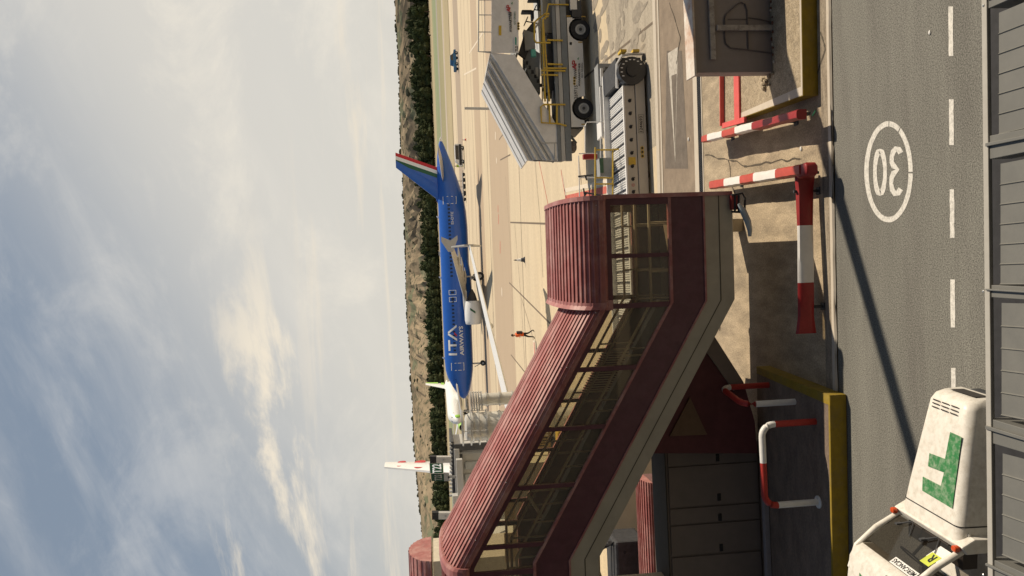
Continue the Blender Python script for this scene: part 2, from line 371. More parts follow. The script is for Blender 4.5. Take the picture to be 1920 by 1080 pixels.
# oil stains and tyre marks
sm = M_('oil_stain', (.27, .235, .185), .9, .2, 4, dirt=(.38, .33, .255), dirt_amt=.95, dirt_scale=4)
random.seed(21)
for k in range(34):
    p = G(random.uniform(1112, 1218), random.uniform(-10, 150), .007+.0002*k); b = MB(); n_ = 14; rx, ry = random.uniform(.06, .34), random.uniform(.15, .7)
    b.quad([p+Vector((rx*math.cos(2*math.pi*i/n_)*(1+.3*noise.noise(Vector((i*.9, k, 0)))), ry*math.sin(2*math.pi*i/n_)*(1+.3*noise.noise(Vector((i*.9, k, 5)))), 0)) for i in range(n_)], sm)
    struct(b.build('apron_stain'))
tm = M_('tyre_mark', (.32, .26, .185), .9, .15, 3, dirt=(.57, .475, .33), dirt_amt=.95, dirt_scale=1.5)
for k, (x_, y0, y1, x2) in enumerate(((965, 420, 700, 985), (1003, 300, 520, 1018), (917, 240, 640, 925), (900, 250, 700, 907), (1085, 300, 372, 1090), (978, 560, 690, 1012), (884, 330, 650, 893), (948, 330, 600, 962))):
    line('tyre_mark', [G(x_, y0), G((x_+x2)/2+2, (y0+y1)/2), G(x2, y1)], .16+.02*x_/300, tm, .0052+.0003*k)
# big faded triangle on the brown strip
b = MB(); tri = [G(1271, 88, .006), G(1252, 100, .006), G(1266, 306, .006)]
b.quad([G(1250, 95, .004), G(1278, 95, .004), G(1290, 316, .004), G(1247, 316, .004)], M_('dark_patch', (.15, .125, .10), .95, .2, 3, fine=.2, fine_scale=40)); struct(b.build('path_patch'))
b = MB(); wornw = M_('worn_white_paint', (.50, .46, .39), .85, .15, 8, dirt=(.20, .17, .13), dirt_amt=.8, dirt_scale=7)
inn = [G(1269, 138, .009), G(1259, 142, .009), G(1266, 290, .009)]
A_, B_, C_ = G(1271, 88, .009), G(1252, 100, .009), G(1266, 306, .009)
b.quad([A_, B_, inn[1], inn[0]], wornw); b.quad([B_, C_, inn[2], inn[1]], wornw); b.quad([C_, A_, inn[0], inn[2]], wornw)
struct(b.build('path_marking'))
# road markings: dashes, circle and 30
b = MB()
for y0, y1 in ((-150, -65), (12, 105), (186, 272), (355, 446), (524, 614), (690, 780), (862, 950), (1035, 1120)):
    n_ = 8; P0 = [G(1782.3+ (y0+(y1-y0)*i/n_)*.0072-4.2+random.uniform(-.5, .5), y0+(y1-y0)*i/n_, -.016) for i in range(n_+1)]
    P1 = [G(1782.3+(y0+(y1-y0)*i/n_)*.0072+4.2+random.uniform(-.5, .5), y0+(y1-y0)*i/n_, -.016) for i in range(n_+1)]
    for i in range(n_): b.quad([P0[i], P0[i+1], P1[i+1], P1[i]], wl)
struct(b.build('lane_marking'))
b = MB(); N = 64; c0 = (1666, 322)
gaps = (3, 19, 31, 35, 44, 57)
for i in range(N):
    if i in (0, 48, 53): pad = .35
    else: pad = 0
    a0, a1 = 2*math.pi*(i+pad)/N, 2*math.pi*(i+1)/N
    def pt(a, k):
        rx, ry = 45.5, 95.0
        jx = .5*noise.noise(Vector((math.cos(a)*5, math.sin(a)*5, k)))
        return G(c0[0]+(rx-k*1.0)*math.cos(a)+jx, c0[1]+(ry-k*1.25)*math.sin(a)+jx, -.016)
    b.quad([pt(a0, 0), pt(a1, 0), pt(a1, 8.2), pt(a0, 8.2)], wl)
# digits drawn as thick strokes; the writing faces the driver coming from the other side
def stroke(pts, w0, w1=None, closed=False):
    P = [Vector((p[0], p[1], 0)) for p in pts]; L, Rr = [], []
    n_ = len(P)
    for i in range(n_):
        a = P[(i-1) % n_ if closed else max(0, i-1)]; c = P[(i+1) % n_ if closed else min(n_-1, i+1)]
        t_ = (c-a).normalized(); s_ = Vector((-t_.y, t_.x, 0))
        wx = abs(s_.x)*w0[0]+abs(s_.y)*w0[1]
        L.append(P[i]+s_*wx); Rr.append(P[i]-s_*wx)
    for i in range(n_ if closed else n_-1):
        k = (i+1) % n_
        b.quad([G(q.x, q.y, -.016) for q in (L[i], L[k], Rr[k], Rr[i])], wl)
stroke([(1650+9.5*math.cos(t_*math.pi/12), 323+40*math.sin(t_*math.pi/12)) for t_ in range(24)], (3.3, 4.2), closed=True)
three = [(1689, 287), (1685, 280), (1680, 279), (1675, 284), (1672, 294), (1672, 304), (1676, 312), (1683, 318), (1676, 324), (1672, 333), (1671, 344), (1673, 356), (1678, 363), (1684, 362), (1689, 354)]
three = [(x_, y_) for x_, y_ in three]
stroke(three, (3.4, 4.2))
struct(b.build('speed_marking'))
# litter
tag(MB().box(G(1526, 212, .012), (.03, .14, .012), M_('green_plastic', (.08, .6, .2), .4), rz=.5).build('plastic_strip'), 'small bright green plastic strip lying near the end of the striped barrier', 'litter')
def rag(p, s, lab, m=white):
    b = MB(); b.ball(p+Vector((0, 0, s*.3)), (s, s*.7, s*.35), m, 7, 5); tag(b.build('paper_scrap'), lab, 'litter')
rag(G(1503, 279), .05, 'white paper scrap on the concrete between the two striped barriers')
rag(G(1292, 261), .06, 'white scrap lying on the brown strip beyond the drain')
rag(G(1744, 61, -.02), .035, 'tiny white scrap on the asphalt beside the topmost dash in the photo')
# ------------------------------------------------------------------ hills
def hills():
    hm = bpy.data.materials.new('dry_hill'); hm.use_nodes = True; t = hm.node_tree; n = t.nodes; l = t.links; bs = n['Principled BSDF']; bs.inputs['Roughness'].default_value = 1
    bs.inputs['Specular IOR Level'].default_value = 0
    tc = n.new('ShaderNodeTexCoord')
    def nz(scale, st, d=8):
        mp = n.new('ShaderNodeMapping'); mp.inputs['Scale'].default_value = st; l.new(tc.outputs['Object'], mp.inputs[0])
        x = n.new('ShaderNodeTexNoise'); x.inputs['Scale'].default_value = scale; x.inputs['Detail'].default_value = d; x.inputs['Roughness'].default_value = .65; l.new(mp.outputs[0], x.inputs[0]); return x.outputs[0]
    r1 = n.new('ShaderNodeValToRGB'); e = r1.color_ramp.elements; e[0].position = .35; e[0].color = (.15, .125, .09, 1); e[1].position = .65; e[1].color = (.33, .265, .18, 1)
    l.new(nz(.012, (1, .3, 1)), r1.inputs[0])
    def dark_(fac, cur, col):
        mx = n.new('ShaderNodeMix'); mx.data_type = 'RGBA'; l.new(fac, mx.inputs[0]); l.new(cur, mx.inputs[6]); mx.inputs[7].default_value = col; return mx.outputs[2]
    def thr(x, lo, hi):
        mr = n.new('ShaderNodeMapRange'); mr.inputs[1].default_value = lo; mr.inputs[2].default_value = hi; l.new(x, mr.inputs[0]); return mr.outputs[0]
    c = dark_(thr(nz(.05, (1, .4, 1)), .53, .60), r1.outputs[0], (.085, .088, .06, 1))
    c = dark_(thr(nz(.008, (1, .6, 1), 3), .56, .64), c, (.14, .15, .10, 1))
    l.new(c, bs.inputs['Base Color'])
    b = MB(); nx, ny = 330, 40; vs = []; fs = []
    for j in range(ny+1):
        for i in range(nx+1):
            X = -1300+2500*i/nx; tq = j/ny; Y = 1150+1100*tq + 60*noise.noise(Vector((X*.004, tq*3, 5)))
            skyl = 80 + 6*noise.noise(Vector((X*.0035, 1.7, 0))) + 2*noise.noise(Vector((X*.02, 1.7, 9)))
            if X < -330: skyl -= min(22, (-330-X)*.03)
            prof = tq**.85
            rid = abs(noise.noise(Vector((X*.022+tq*.8, tq*1.5, 2))))+.5*abs(noise.noise(Vector((X*.05, tq*2.5, 4))))
            h = skyl*prof - 44*rid*max(0, math.sin(math.pi*min(1, tq*1.0)))**.8
            if j == 0: h = -3
            vs.append((X, Y, h))
    for j in range(ny):
        for i in range(nx):
            a = j*(nx+1)+i; fs.append((a, a+1, a+nx+2, a+nx+1))
    b.add(vs, fs, hm); struct(b.build('hills', smooth=False))
    # bushes along the ridge line and on the slopes: uncountable
    b = MB(); fm = M_('hill_scrub', (.085, .088, .062), 1, .4, .5, spec=0)  # scrub colour lightened a little to stand for haze
    for k in range(760):
        i = random.randrange(nx+1); 
        if k < 620: j = ny
        else: j = random.randrange(8, ny)
        p = Vector(vs[j*(nx+1)+i]); s_ = random.uniform(1.0, 3.4) if j == ny else random.uniform(1.2, 4)
        if random.random() < .05: s_ *= 1.7
        b.ball(p+Vector((random.uniform(-3, 3), 0, s_*.3)), (s_*random.uniform(1, 2), s_, s_*random.uniform(.6, 1.1)), fm, 6, 4)
    tag(b.build('hill_scrub'), 'dark scrub dotted along the ridge and slopes of the dry hills', None, kind='stuff')
hills()
# ------------------------------------------------------------------ dark pine belt
def woodland():
    b = MB(); fm = M_('pine_foliage', (.035, .048, .022), 1, .45, .8, spec=.05, dirt=(.105, .10, .05), dirt_amt=.85, dirt_scale=.12)
    random.seed(3)
    def clump(c, rx, rz, n_):
        for _ in range(n_):
            d = Vector((random.gauss(0, 1), random.gauss(0, 1), random.gauss(0, 1))).normalized()
            rr = random.uniform(.75, 1.08); p = c+Vector((d.x*rx*rr, d.y*rx*rr, d.z*rz*rr))
            s_ = random.uniform(.5, 1.1); a = Vector((random.uniform(-1, 1), random.uniform(-1, 1), random.uniform(-1, 1))).normalized(); e_ = a.orthogonal().normalized(); g = a.cross(e_)
            b.add([p+e_*s_, p-e_*s_*.6+g*s_, p-e_*s_*.6-g*s_], [(0, 1, 2)], fm)
    X = -300
    while X < 300:
        for row in range(3):
            Yt = 600+row*22+random.uniform(-6, 6); h = random.uniform(9.5, 15.5)+1.2*row
            h *= (1+.32*noise.noise(Vector((X*.02, row, 0)))+.25*noise.noise(Vector((X*.09, row, 4))))*(.80+.22*min(1, max(0, (X-60)/120)))
            if -2 < (X % 97) < 9: h *= .8
            rx = random.uniform(3.2, 5.2)
            for q in range(3):
                cz_ = h*(.28+.26*q); rr = rx*(1.05-.22*q)
                c_ = Vector((X+random.uniform(-1, 1), Yt+random.uniform(-1, 1), cz_))
                k0 = len(b.v); b.ball(c_, (rr*.85, rr*.85, h*.22), fm, 8, 6)
                for i_ in range(k0, len(b.v)): b.v[i_] = b.v[i_]+(b.v[i_]-c_)*.5*noise.noise(b.v[i_]*.45)
                clump(c_, rr, h*.28, 34)
        X += random.uniform(2.3, 4.0)
    tag(b.build('woodland'), 'belt of dark green pines along the far edge of the airfield', None, kind='stuff')
woodland()
# nearer separate crowns standing out from the belt
def tree(px, base_y, toppx, label):
    Y = 560; p = V(px, base_y, Y); p.z = 0; hz = V(toppx, base_y, Y).z
    o = thing('pine_tree', label, 'tree', p, 0, 'pines standing proud of the dark belt')
    b = MB(); b.tube([(0, 0, 0), (0.2, 0, hz*.5), (0, .2, hz*.8)], .4, M_('bark', (.09, .06, .04), .9), 6, radii=[.45, .3, .12]); b.build('trunk', o)
    b = MB(); fm = MATS['pine_foliage']
    for q in range(9):
        c_ = Vector((random.uniform(-3, 3), random.uniform(-2, 2), hz*random.uniform(.35, .82))); r_ = random.uniform(1.8, 3.2)
        b.ball(c_, (r_, r_, r_*.8), fm, 8, 6)
        for _ in range(40):
            d = Vector((random.gauss(0, 1), random.gauss(0, 1), random.gauss(0, 1))).normalized(); pp = c_+d*r_*random.uniform(.9, 1.2); e_ = d.orthogonal()
            g = d.cross(e_); s_ = random.uniform(.4, .8); b.add([pp+e_*s_, pp-e_*s_*.5+g*s_, pp-e_*s_*.5-g*s_+d*.3], [(0, 1, 2)], fm)
    b.build('crown', o)
for px, by, tp, lb in ((812, 22, 764, 'tall pine rising above the belt at the right edge of the view'), (812, 66, 772, 'broad pine bulging from the belt right of the blue car'),
                       (813, 105, 772, 'round pine crown bulging from the belt straight above the blue car'), (818, 378, 797, 'brownish pine just in front of the belt at the root of the striped tail fin')):
    tree(px, by, tp, lb)
# ------------------------------------------------------------------ unseen terminal wall behind the viewpoint, made tall and dark to cut fill light
tb = thing('terminal_building', 'grey metal clad terminal frontage that the camera looks out of', 'building', (0, -.6, 0), 0)
tg = M_('terminal_dark_face', (.045, .05, .055), .3)
b = MB(); b.b2((-60, -6, 0), (60, 0, 5.6), tg); b.b2((-60, -6, 9.4), (60, 0, 20), tg); b.b2((-60, -6, 5.61), (60, -5.8, 9.39), tg); b.build('wall', tb)
# ------------------------------------------------------------------ facade ledge just under the camera
fg = M_('grey_facade_sheet', (.15, .15, .138), .5, .06, 6, dirt=(.19, .185, .165), dirt_amt=.4, dirt_scale=3)
fr_ = M_('facade_rail_paint', (.40, .385, .345), .5, .05, 6, dirt=(.3, .28, .24), dirt_amt=.4, dirt_scale=8)
led = thing('facade_canopy', 'grey ribbed sheet canopy with pale rail along the bottom of the window view', 'canopy', (0, 3.5, 4.2), TA)
b = MB(); P0 = G(1838, -150, 4.30); P1 = G(1838.8+14.5, 1230, 4.30); Q0 = G(1848, -150, 4.30); Q1 = G(1849+14, 1230, 4.30)
b.prism([P0, P1, P1-Vector((0, 0, .025)), P0-Vector((0, 0, .025))], (Q0-P0), fr_); b.build('rail', led, w=True, bevel=.004)
for y in (10, 546, 1078): b = MB(); b.ball(G(1843.5, y, 4.302), (.008, .008, .004), steel, 8, 5); b.build('rivet', led, w=True)
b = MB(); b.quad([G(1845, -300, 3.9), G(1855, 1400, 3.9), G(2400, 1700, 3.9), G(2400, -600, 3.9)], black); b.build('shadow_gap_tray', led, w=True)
def panel(ya, yb, xl):
    b = MB(); n_ = max(3, int(round((yb-ya)/39))); zt = 4.272
    for k in range(n_):
        y0 = ya+(yb-ya)*k/n_; y1 = ya+(yb-ya)*(k+1)/n_
        a0, a1 = G(xl, y0, zt), G(xl+.6, y1, zt); c0_, c1_ = G(2120, y0+ (y0-540)*.20, zt), G(2120, y1+(y1-540)*.20, zt)
        ov = Vector((0, 0, .007))
        a1 = G(xl, y1, zt); b.add([a0, a1, c1_, c0_], [(0, 1, 2, 3)], fg); dd = Vector((-.012, 0, 0)); b.add([a1, a1+dd*.5+ov, a1+dd, c1_+dd, c1_+dd*.5+ov, c1_], [(0, 1, 4, 5), (1, 2, 3, 4)], fg)
        pass
    return b.build('ribbed_panel', led, w=True)
panel(-330, 2, 1871); panel(24, 250, 1873); panel(307, 531, 1876); panel(568, 776, 1878); panel(850, 1038, 1880); panel(1064, 1300, 1882)
def beam(ya, yb, yc, yd):
    b = MB(); z0 = 4.290
    a, c = G(1853, ya, z0), G(1853, yb, z0); e_, f_ = G(2110, yc, z0), G(2110, yd, z0)
    b.prism([a, c, f_, e_], (0, 0, -.14), fg)
    m1, m2 = a.lerp(c, .3), e_.lerp(f_, .3); m3, m4 = a.lerp(c, .45), e_.lerp(f_, .45)
    b.prism([m1+Vector((0, 0, .002)), m3+Vector((0, 0, .002)), m4+Vector((0, 0, .002)), m2+Vector((0, 0, .002))], (0, 0, .018), fg)
    return b.build('cross_beam', led, w=True, bevel=.003)
beam(-16, 16, -130, -96); beam(255, 299, 205, 247); beam(534, 557, 548, 575); beam(784, 829, 860, 905); beam(1045, 1078, 1160, 1200)
# ------------------------------------------------------------------ right hand plinth, cabinet
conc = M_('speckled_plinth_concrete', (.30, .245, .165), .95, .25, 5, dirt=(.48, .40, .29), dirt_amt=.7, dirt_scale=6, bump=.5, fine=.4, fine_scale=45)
pl = thing('concrete_plinth', 'speckled concrete plinth with mustard yellow front edge under the taupe cabinet', 'plinth', (5, 14.5, 0), 0)
A = Vector((6.8, 13.20, .3)); Bp = Vector((3.40, 13.38, .3)); C = Vector((3.70, 17.15, .3)); D = Vector((6.8, 17.0, .3))
b = MB(); b.m = conc; dz = Vector((0, 0, -.32))
b.prism([A, Bp, C, D], dz, conc); b.build('slab', pl, w=True)
b = MB(); off = Vector((0, -.012, 0)); b.prism([A+off, Bp+off+Vector((-.012, 0, 0)), Bp+off+Vector((-.012, 0, -.3)), A+off+Vector((0, 0, -.3))], (0, .01, 0), mustard)
L2 = Bp.lerp(C, .80); ofx = Vector((-.014, 0, 0)); b.prism([Bp+ofx, L2+ofx, L2+ofx+Vector((0, 0, -.28)), Bp+ofx+Vector((0, 0, -.28))], (.01, 0, 0), mustard)
b.build('painted_edge', pl, w=True)
b = MB(); b.prism([Bp+Vector((0, 0, .002)), L2+Vector((0, 0, .002)), L2+Vector((.1, 0, .002)), Bp+Vector((.17, 0, .002))], (0, 0, .004), kerbm)
b.prism([A+Vector((0, 0, .002)), Bp+Vector((0, 0, .002)), Bp+Vector((.1, .05, .002)), A+Vector((0, .06, .002))], (0, 0, .0035), kerbm)
b.build('chipped_lip', pl, w=True)
rr_ = thing('red_steel_kerb', 'coral red steel angle frame laid across the plinth beside the cabinet', 'frame', (4, 16.5, .3))
b = MB(); z3 = .31
p1, p2 = G(1357, 138, z3), G(1357.5, 236, z3); p3 = G(1400, 224, z3)
def bar(b, a, c, w_, h_, m):
    a, c = Vector(a), Vector(c); t_ = (c-a).normalized(); s_ = Vector((-t_.y, t_.x, 0))*w_/2
    b.prism([a-s_, c-s_, c+s_, a+s_], (0, 0, h_), m)
bar(b, p1, p2, .03, .10, redlit); b.build('back_rail', rr_, w=True)
b = MB(); bar(b, p2, p3, .12, .06, redlit); b.build('side_rail', rr_, w=True)
b = MB(); bar(b, G(1383, 140, z3), G(1384.5, 229, z3), .27, .04, redlit); b.build('cross_plate', rr_, w=True)
cb_ = thing('utility_cabinet', 'taupe electrical cabinet with pale T shaped bar and looped cable on its shaded front', 'cabinet', (4.2, 14.55, .3))
b = MB(); b.b2((4.18, 14.55, .3), (7.4, 14.84, 1.93), taupe); b.build('body', cb_, w=True, bevel=.012)
b = MB(); b.m = M_('rusty_white_paint', (.70, .66, .58), .6, .08, 3, dirt=(.42, .16, .05), dirt_amt=.95, dirt_scale=1.6)
b.prism([(4.10, 14.47, 1.93), (7.5, 14.47, 1.93), (7.5, 14.90, 1.95), (4.12, 14.90, 1.95)], (0, 0, .05)); b.build('lid', cb_, w=True, bevel=.01)
pm = M_('chipped_cream_paint', (.42, .38, .34), .6, .1, 5, dirt=(.10, .08, .07), dirt_amt=.9, dirt_scale=9)
b = MB(); q0, q1 = V(1337, -20, 14.5), V(1338, 111, 14.5); b.b2((q1.x, 14.49, q1.z-.055), (q0.x, 14.545, q1.z+.055), pm); b.build('horizontal_bar', cb_, w=True, bevel=.006)
b = MB(); q0, q1 = V(1344, 52, 14.48), V(1458, 51, 14.48); b.b2((q0.x-.055, 14.465, .3), (q0.x+.055, 14.52, q0.z-.004), pm); b.build('vertical_bar', cb_, w=True, bevel=.006)
cab = M_('cable_sheath', (.13, .11, .105), .6)
b = MB(); b.tube([V(x_, y_, 14.53) for x_, y_ in ((1403, 92), (1402, 60), (1401, 20), (1397, 8), (1390, 4), (1382, 8), (1362, 26), (1359, 34), (1359, 70), (1361, 82), (1370, 90), (1400, 93), (1430, 97), (1452, 100))], .014, cab, 6)
b.build('looped_cable', cb_, w=True, smooth=True)
b = MB(); b.tube([V(x_, y_, 14.53) for x_, y_ in ((1402, 33), (1425, 36), (1452, 43))], .012, cab, 6); b.tube([V(x_, y_, 14.53) for x_, y_ in ((1365, 36), (1402, 36))], .008, cab, 6); b.build('cable', cb_, w=True)
b = MB(); rst = M_('rust', (.16, .07, .04), .95, .4, 9)
for k in range(26):
    x_ = 4.4+k*.11+random.uniform(-.04, .04); b.ball((x_, 14.50+random.uniform(-.05, .03), .31), (random.uniform(.02, .07), .03, random.uniform(.01, .035)), rst if k % 3 else kerbm, 6, 4)
for k in range(9): b.ball((4.15+random.uniform(-.22, .1), 14.6+random.uniform(-.1, .4), .32), random.uniform(.03, .07), conc, 6, 4)
b.build('debris', cb_, w=True, kind='stuff')
# ------------------------------------------------------------------ striped barriers
def striped_rail(o, a, c, w_, h_, cols, droop=0.0, wob=.012, name='striped_sleeve'):
    """plastic sleeve of coloured lengths round a rail from a to c: one part per colour length"""
    a, c = Vector(a), Vector(c); t0 = 0
    for (m, t1) in cols:
        rings = []; n_ = 6
        for i in range(n_+1):
            t = t0+(t1-t0)*i/n_; p = a.lerp(c, t); d = (c-a).normalized(); s_ = Vector((-d.y, d.x, 0))
            k = 1+.10*noise.noise(p*4); dd = droop*(math.sin(math.pi*t*5)*.3)
            ww, hh = w_*k/2, h_*k/2; p = p+Vector((0, 0, dd))
            ring = []
            for (u_, v_) in ((-1, -.9), (-1, .55), (-.75, .95), (0, 1.0), (.75, .95), (1, .55), (1, -.9), (.15, -1)):
                ring.append(p+s_*ww*u_+Vector((0, 0, hh*v_))+s_*wob*noise.noise(p*6+Vector((u_*3, v_*3, 0))))
            rings.append(ring)
        b = MB(); b.loft(rings, m, cap=True); b.build(name, o, smooth=True, w=True); t0 = t1
def leg_tube(o, p, ztop, m, r=.03):
    b = MB(); b.tube([Vector((p[0], p[1], 0)), Vector((p[0], p[1], ztop))], r, m, 8); b.box((p[0], p[1], .01), (.16, .16, .02), m); b.build('post', o, w=True)
tb1 = thing('striped_barrier', 'red and white striped barrier slanting away beside the plinth, its near end plain dark red', 'barrier', (3.1, 15, 0))
rs_ = M_('striped_red_plastic', (.50, .075, .05), .45, .12, 5, dirt=(.36, .04, .03), dirt_amt=.4); ws_ = M_('striped_white_plastic', (.78, .76, .72), .45, .04, 5, dirt=(.5, .47, .42), dirt_amt=.3)
drs = M_('dark_red_plastic', (.30, .022, .022), .42, .15, 6)
f0, f1 = G(1322, 261, .52), G(1503, 214, .52)
striped_rail(tb1, f0, f1, .17, .20, [(rs_, .09), (ws_, .26), (rs_, .42), (ws_, .60), (drs, 1.0)], .05)
for t in (.1, .75): p = f0.lerp(f1, t); leg_tube(tb1, p, .46, dark)
b = MB(); bar(b, f0+Vector((.05, 0, -.36)), f0.lerp(f1, .93)+Vector((.05, 0, -.36)), .06, .27, dark); b.build('dark_under_bar', tb1, w=True)  # dark bar drawn below the striped rail
tb2 = thing('striped_barrier', 'L shaped red and white barrier whose long sleeved side runs along the road', 'barrier', (1.9, 13.2, 0))
g0, g1 = G(1337, 347, .50), G(1508, 318, .50)
striped_rail(tb2, g0, g1, .20, .20, [(rs_, .20), (ws_, .40), (rs_, .56), (ws_, .78), (rs_, 1.0)], .03)
Yb = 13.5
a0 = V(1508, 324, Yb); a1 = V(1511, 625, Yb)
def sheet(z0, z1, xa, xb, m, flare=(0, 0)):
    # wrapped fabric length with folds, along X
    rings = []; n_ = 14
    for i in range(n_+1):
        t = i/n_; x_ = xa+(xb-xa)*t; zc = z0+(z1-z0)*t; fl = flare[0]*max(0, 1-t*3)+flare[1]*max(0, (t-.67)*3)
        ring = []
        for k in range(14):
            a = 2*math.pi*k/14; wob = .02*noise.noise(Vector((x_*1.3, math.cos(a)*2.5, math.sin(a)*2.5)))+.012*math.cos(3*a)
            ring.append(Vector((x_, Yb+(.075+wob)*math.cos(a), zc+(.155+fl+wob)*math.sin(a))))
        rings.append(ring)
    b = MB(); b.loft(rings, m, cap=True); b.build('wrapped_sleeve', tb2, smooth=True, w=True)
zz = lambda t: a0.z+(a1.z-a0.z)*t
e1 = (423-324)/301; e2 = (530-324)/301
sheet(zz(0), zz(e1), a0.x, a0.x+(a1.x-a0.x)*e1, drs, (.04, 0)); sheet(zz(e1), zz(e2), a0.x+(a1.x-a0.x)*e1, a0.x+(a1.x-a0.x)*e2, ws_); sheet(zz(e2), zz(1), a0.x+(a1.x-a0.x)*e2, a1.x, drs, (0, .05))
for x_ in (a0.x-.35, a1.x+.5): b = MB(); b.tube([(x_, Yb, 0), (x_, Yb, .50)], .028, dark, 8); b.box((x_, Yb, .012), (.14, .14, .022), dark); b.build('post', tb2, w=True)
leg_tube(tb2, g0.lerp(g1, .12), .45, dark); leg_tube(tb2, g0.lerp(g1, .8), .45, dark)
b = MB(); bar(b, g0+Vector((-.05, 0, -.36)), g0.lerp(g1, .97)+Vector((-.05, 0, -.36)), .05, .27, M_('under_bar_black', (.045, .045, .05), .6)); b.build('dark_under_bar', tb2, w=True)
b = MB(); b.rbox(g1+Vector((-.02, -.02, -.04)), (.26, .42, .24), .09, drs); b.build('corner_wrap', tb2, smooth=True, w=True)
# ------------------------------------------------------------------ left plinth with hoops and lockers
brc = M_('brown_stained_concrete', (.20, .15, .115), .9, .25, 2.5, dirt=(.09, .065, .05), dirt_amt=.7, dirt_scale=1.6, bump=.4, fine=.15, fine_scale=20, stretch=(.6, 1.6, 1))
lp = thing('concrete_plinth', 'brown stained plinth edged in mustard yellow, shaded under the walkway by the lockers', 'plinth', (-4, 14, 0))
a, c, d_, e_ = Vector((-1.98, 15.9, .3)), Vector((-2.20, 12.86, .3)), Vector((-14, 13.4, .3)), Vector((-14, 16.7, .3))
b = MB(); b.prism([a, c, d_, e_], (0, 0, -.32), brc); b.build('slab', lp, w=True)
b = MB(); b.prism([c+Vector((.012, -.012, .004)), d_+Vector((0, -.012, .004)), d_+Vector((0, -.012, -.3)), c+Vector((.012, -.012, -.3))], (0, .008, 0), mustard)
b.prism([a+Vector((.012, 0, .004)), c+Vector((.012, 0, .004)), c+Vector((-.17, .0, .004)), a+Vector((-.14, 0, .004))], (0, 0, .004), mustard)
b.prism([c+Vector((-.17, 0, .005)), d_+Vector((0, 0, .005)), d_+Vector((0, .05, .005)), c+Vector((-.17, .05, .005))], (0, 0, .004), mustard)
b.prism([a+Vector((.014, 0, .004)), c+Vector((.014, 0, .004)), c+Vector((.014, 0, -.3)), a+Vector((.014, 0, -.3))], (-.008, 0, 0), mustard)
b.build('painted_edge', lp, w=True)
def hoop(name, label, segs, r=.062, fl=()):
    o = thing(name, label, 'hoop', segs[0][1][0])
    for (m, pts) in segs: b = MB(); b.tube(pts, r, m, 12, cap=True); b.build('pipe_length', o, smooth=True, w=True)
    for p in fl: b = MB(); b.disc((p[0], p[1], .312), (0, 0, 1), .12, .02, bwhite, 14); b.build('flange', o, w=True)
    return o
Yh = 13.42; xr, xl, zt, rb = -2.76, -4.28, 1.36, .22
def arc(cx_, cz_, a0, a1, n_=7, Y=Yh): return [Vector((cx_+rb*math.cos(R(a0+(a1-a0)*i/n_)), Y, cz_+rb*math.sin(R(a0+(a1-a0)*i/n_)))) for i in range(n_+1)]
xm = (xr+xl)/2+.05
hoop('protection_hoop', 'red and white tubular guard hoop on the yellow edged plinth, standing parallel to the road', [
    (red, [(xr, Yh, .3), (xr, Yh, zt-rb-.03)]), (bwhite, [(xr, Yh, zt-rb-.03)]+arc(xr-rb, zt-rb, 0, 90)+[(xm, Yh, zt)]),
    (red, [(xm, Yh, zt)]+arc(xl+rb, zt-rb, 90, 180)+[(xl, Yh, zt-rb-.03)]), (bwhite, [(xl, Yh, zt-rb-.03), (xl, Yh, .3)])], fl=((xl, Yh),))
pA, pB = Vector((-2.31, 15.35, .3)), Vector((-2.50, 14.2, .3)); zt2 = 1.36
def yz(t, z): p = pA.lerp(pB, t); return Vector((p.x, p.y, z))
hoop('protection_hoop', 'red and white guard hoop seen end on at the corner of the shaded plinth', [
    (red, [yz(0, .3), yz(0, 1.16)]), (bwhite, [yz(0, 1.16), yz(.03, 1.26), yz(.1, 1.33), yz(.2, 1.36)]),
    (red, [yz(.2, 1.36), yz(.8, 1.36), yz(.9, 1.33), yz(.97, 1.26), yz(1, 1.12)]), (bwhite, [yz(1, 1.12), yz(1, .3)])])
lk = thing('locker_bank', 'bank of brown grey tall locker doors with small black handles under the walkway', 'lockers', (-4.5, 16.0, 0))
Yl = 16.0
def lx(y): return V(1340, y, Yl).x
zt_, zb_ = V(1250, 900, Yl).z, .30
b = MB(); b.b2((lx(832), Yl+.02, 0.29), (lx(1260), Yl+1.0, zt_), locker); b.b2((lx(832)+.02, Yl+.0, zt_+.003), (lx(1260), Yl+1.02, zt_+.03), M_('locker_top_shade', (.06, .055, .045), .8)); b.build('carcass', lk, w=True)  # dark top plate added to stand for shade on the carcass
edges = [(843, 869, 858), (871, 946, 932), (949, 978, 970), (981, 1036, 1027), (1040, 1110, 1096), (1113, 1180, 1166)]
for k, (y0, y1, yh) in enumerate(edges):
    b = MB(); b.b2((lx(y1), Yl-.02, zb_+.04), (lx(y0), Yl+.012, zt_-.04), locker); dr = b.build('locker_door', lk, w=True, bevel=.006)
    b = MB(); b.b2((lx(yh+7), Yl-.035, 1.22), (lx(yh-7), Yl-.018, 1.30), black); b.build('handle', dr, w=True, bevel=.008)
lb = MB(); lb.b2((-9.5, 15.55, .31), (-3.3, 15.68, .42), M_('grey_step_strip', (.30, .28, .29), .6)); tag(lb.build('skirting_beam', bevel=.01), 'pale grey low beam on the plinth in front of the lockers', 'beam')
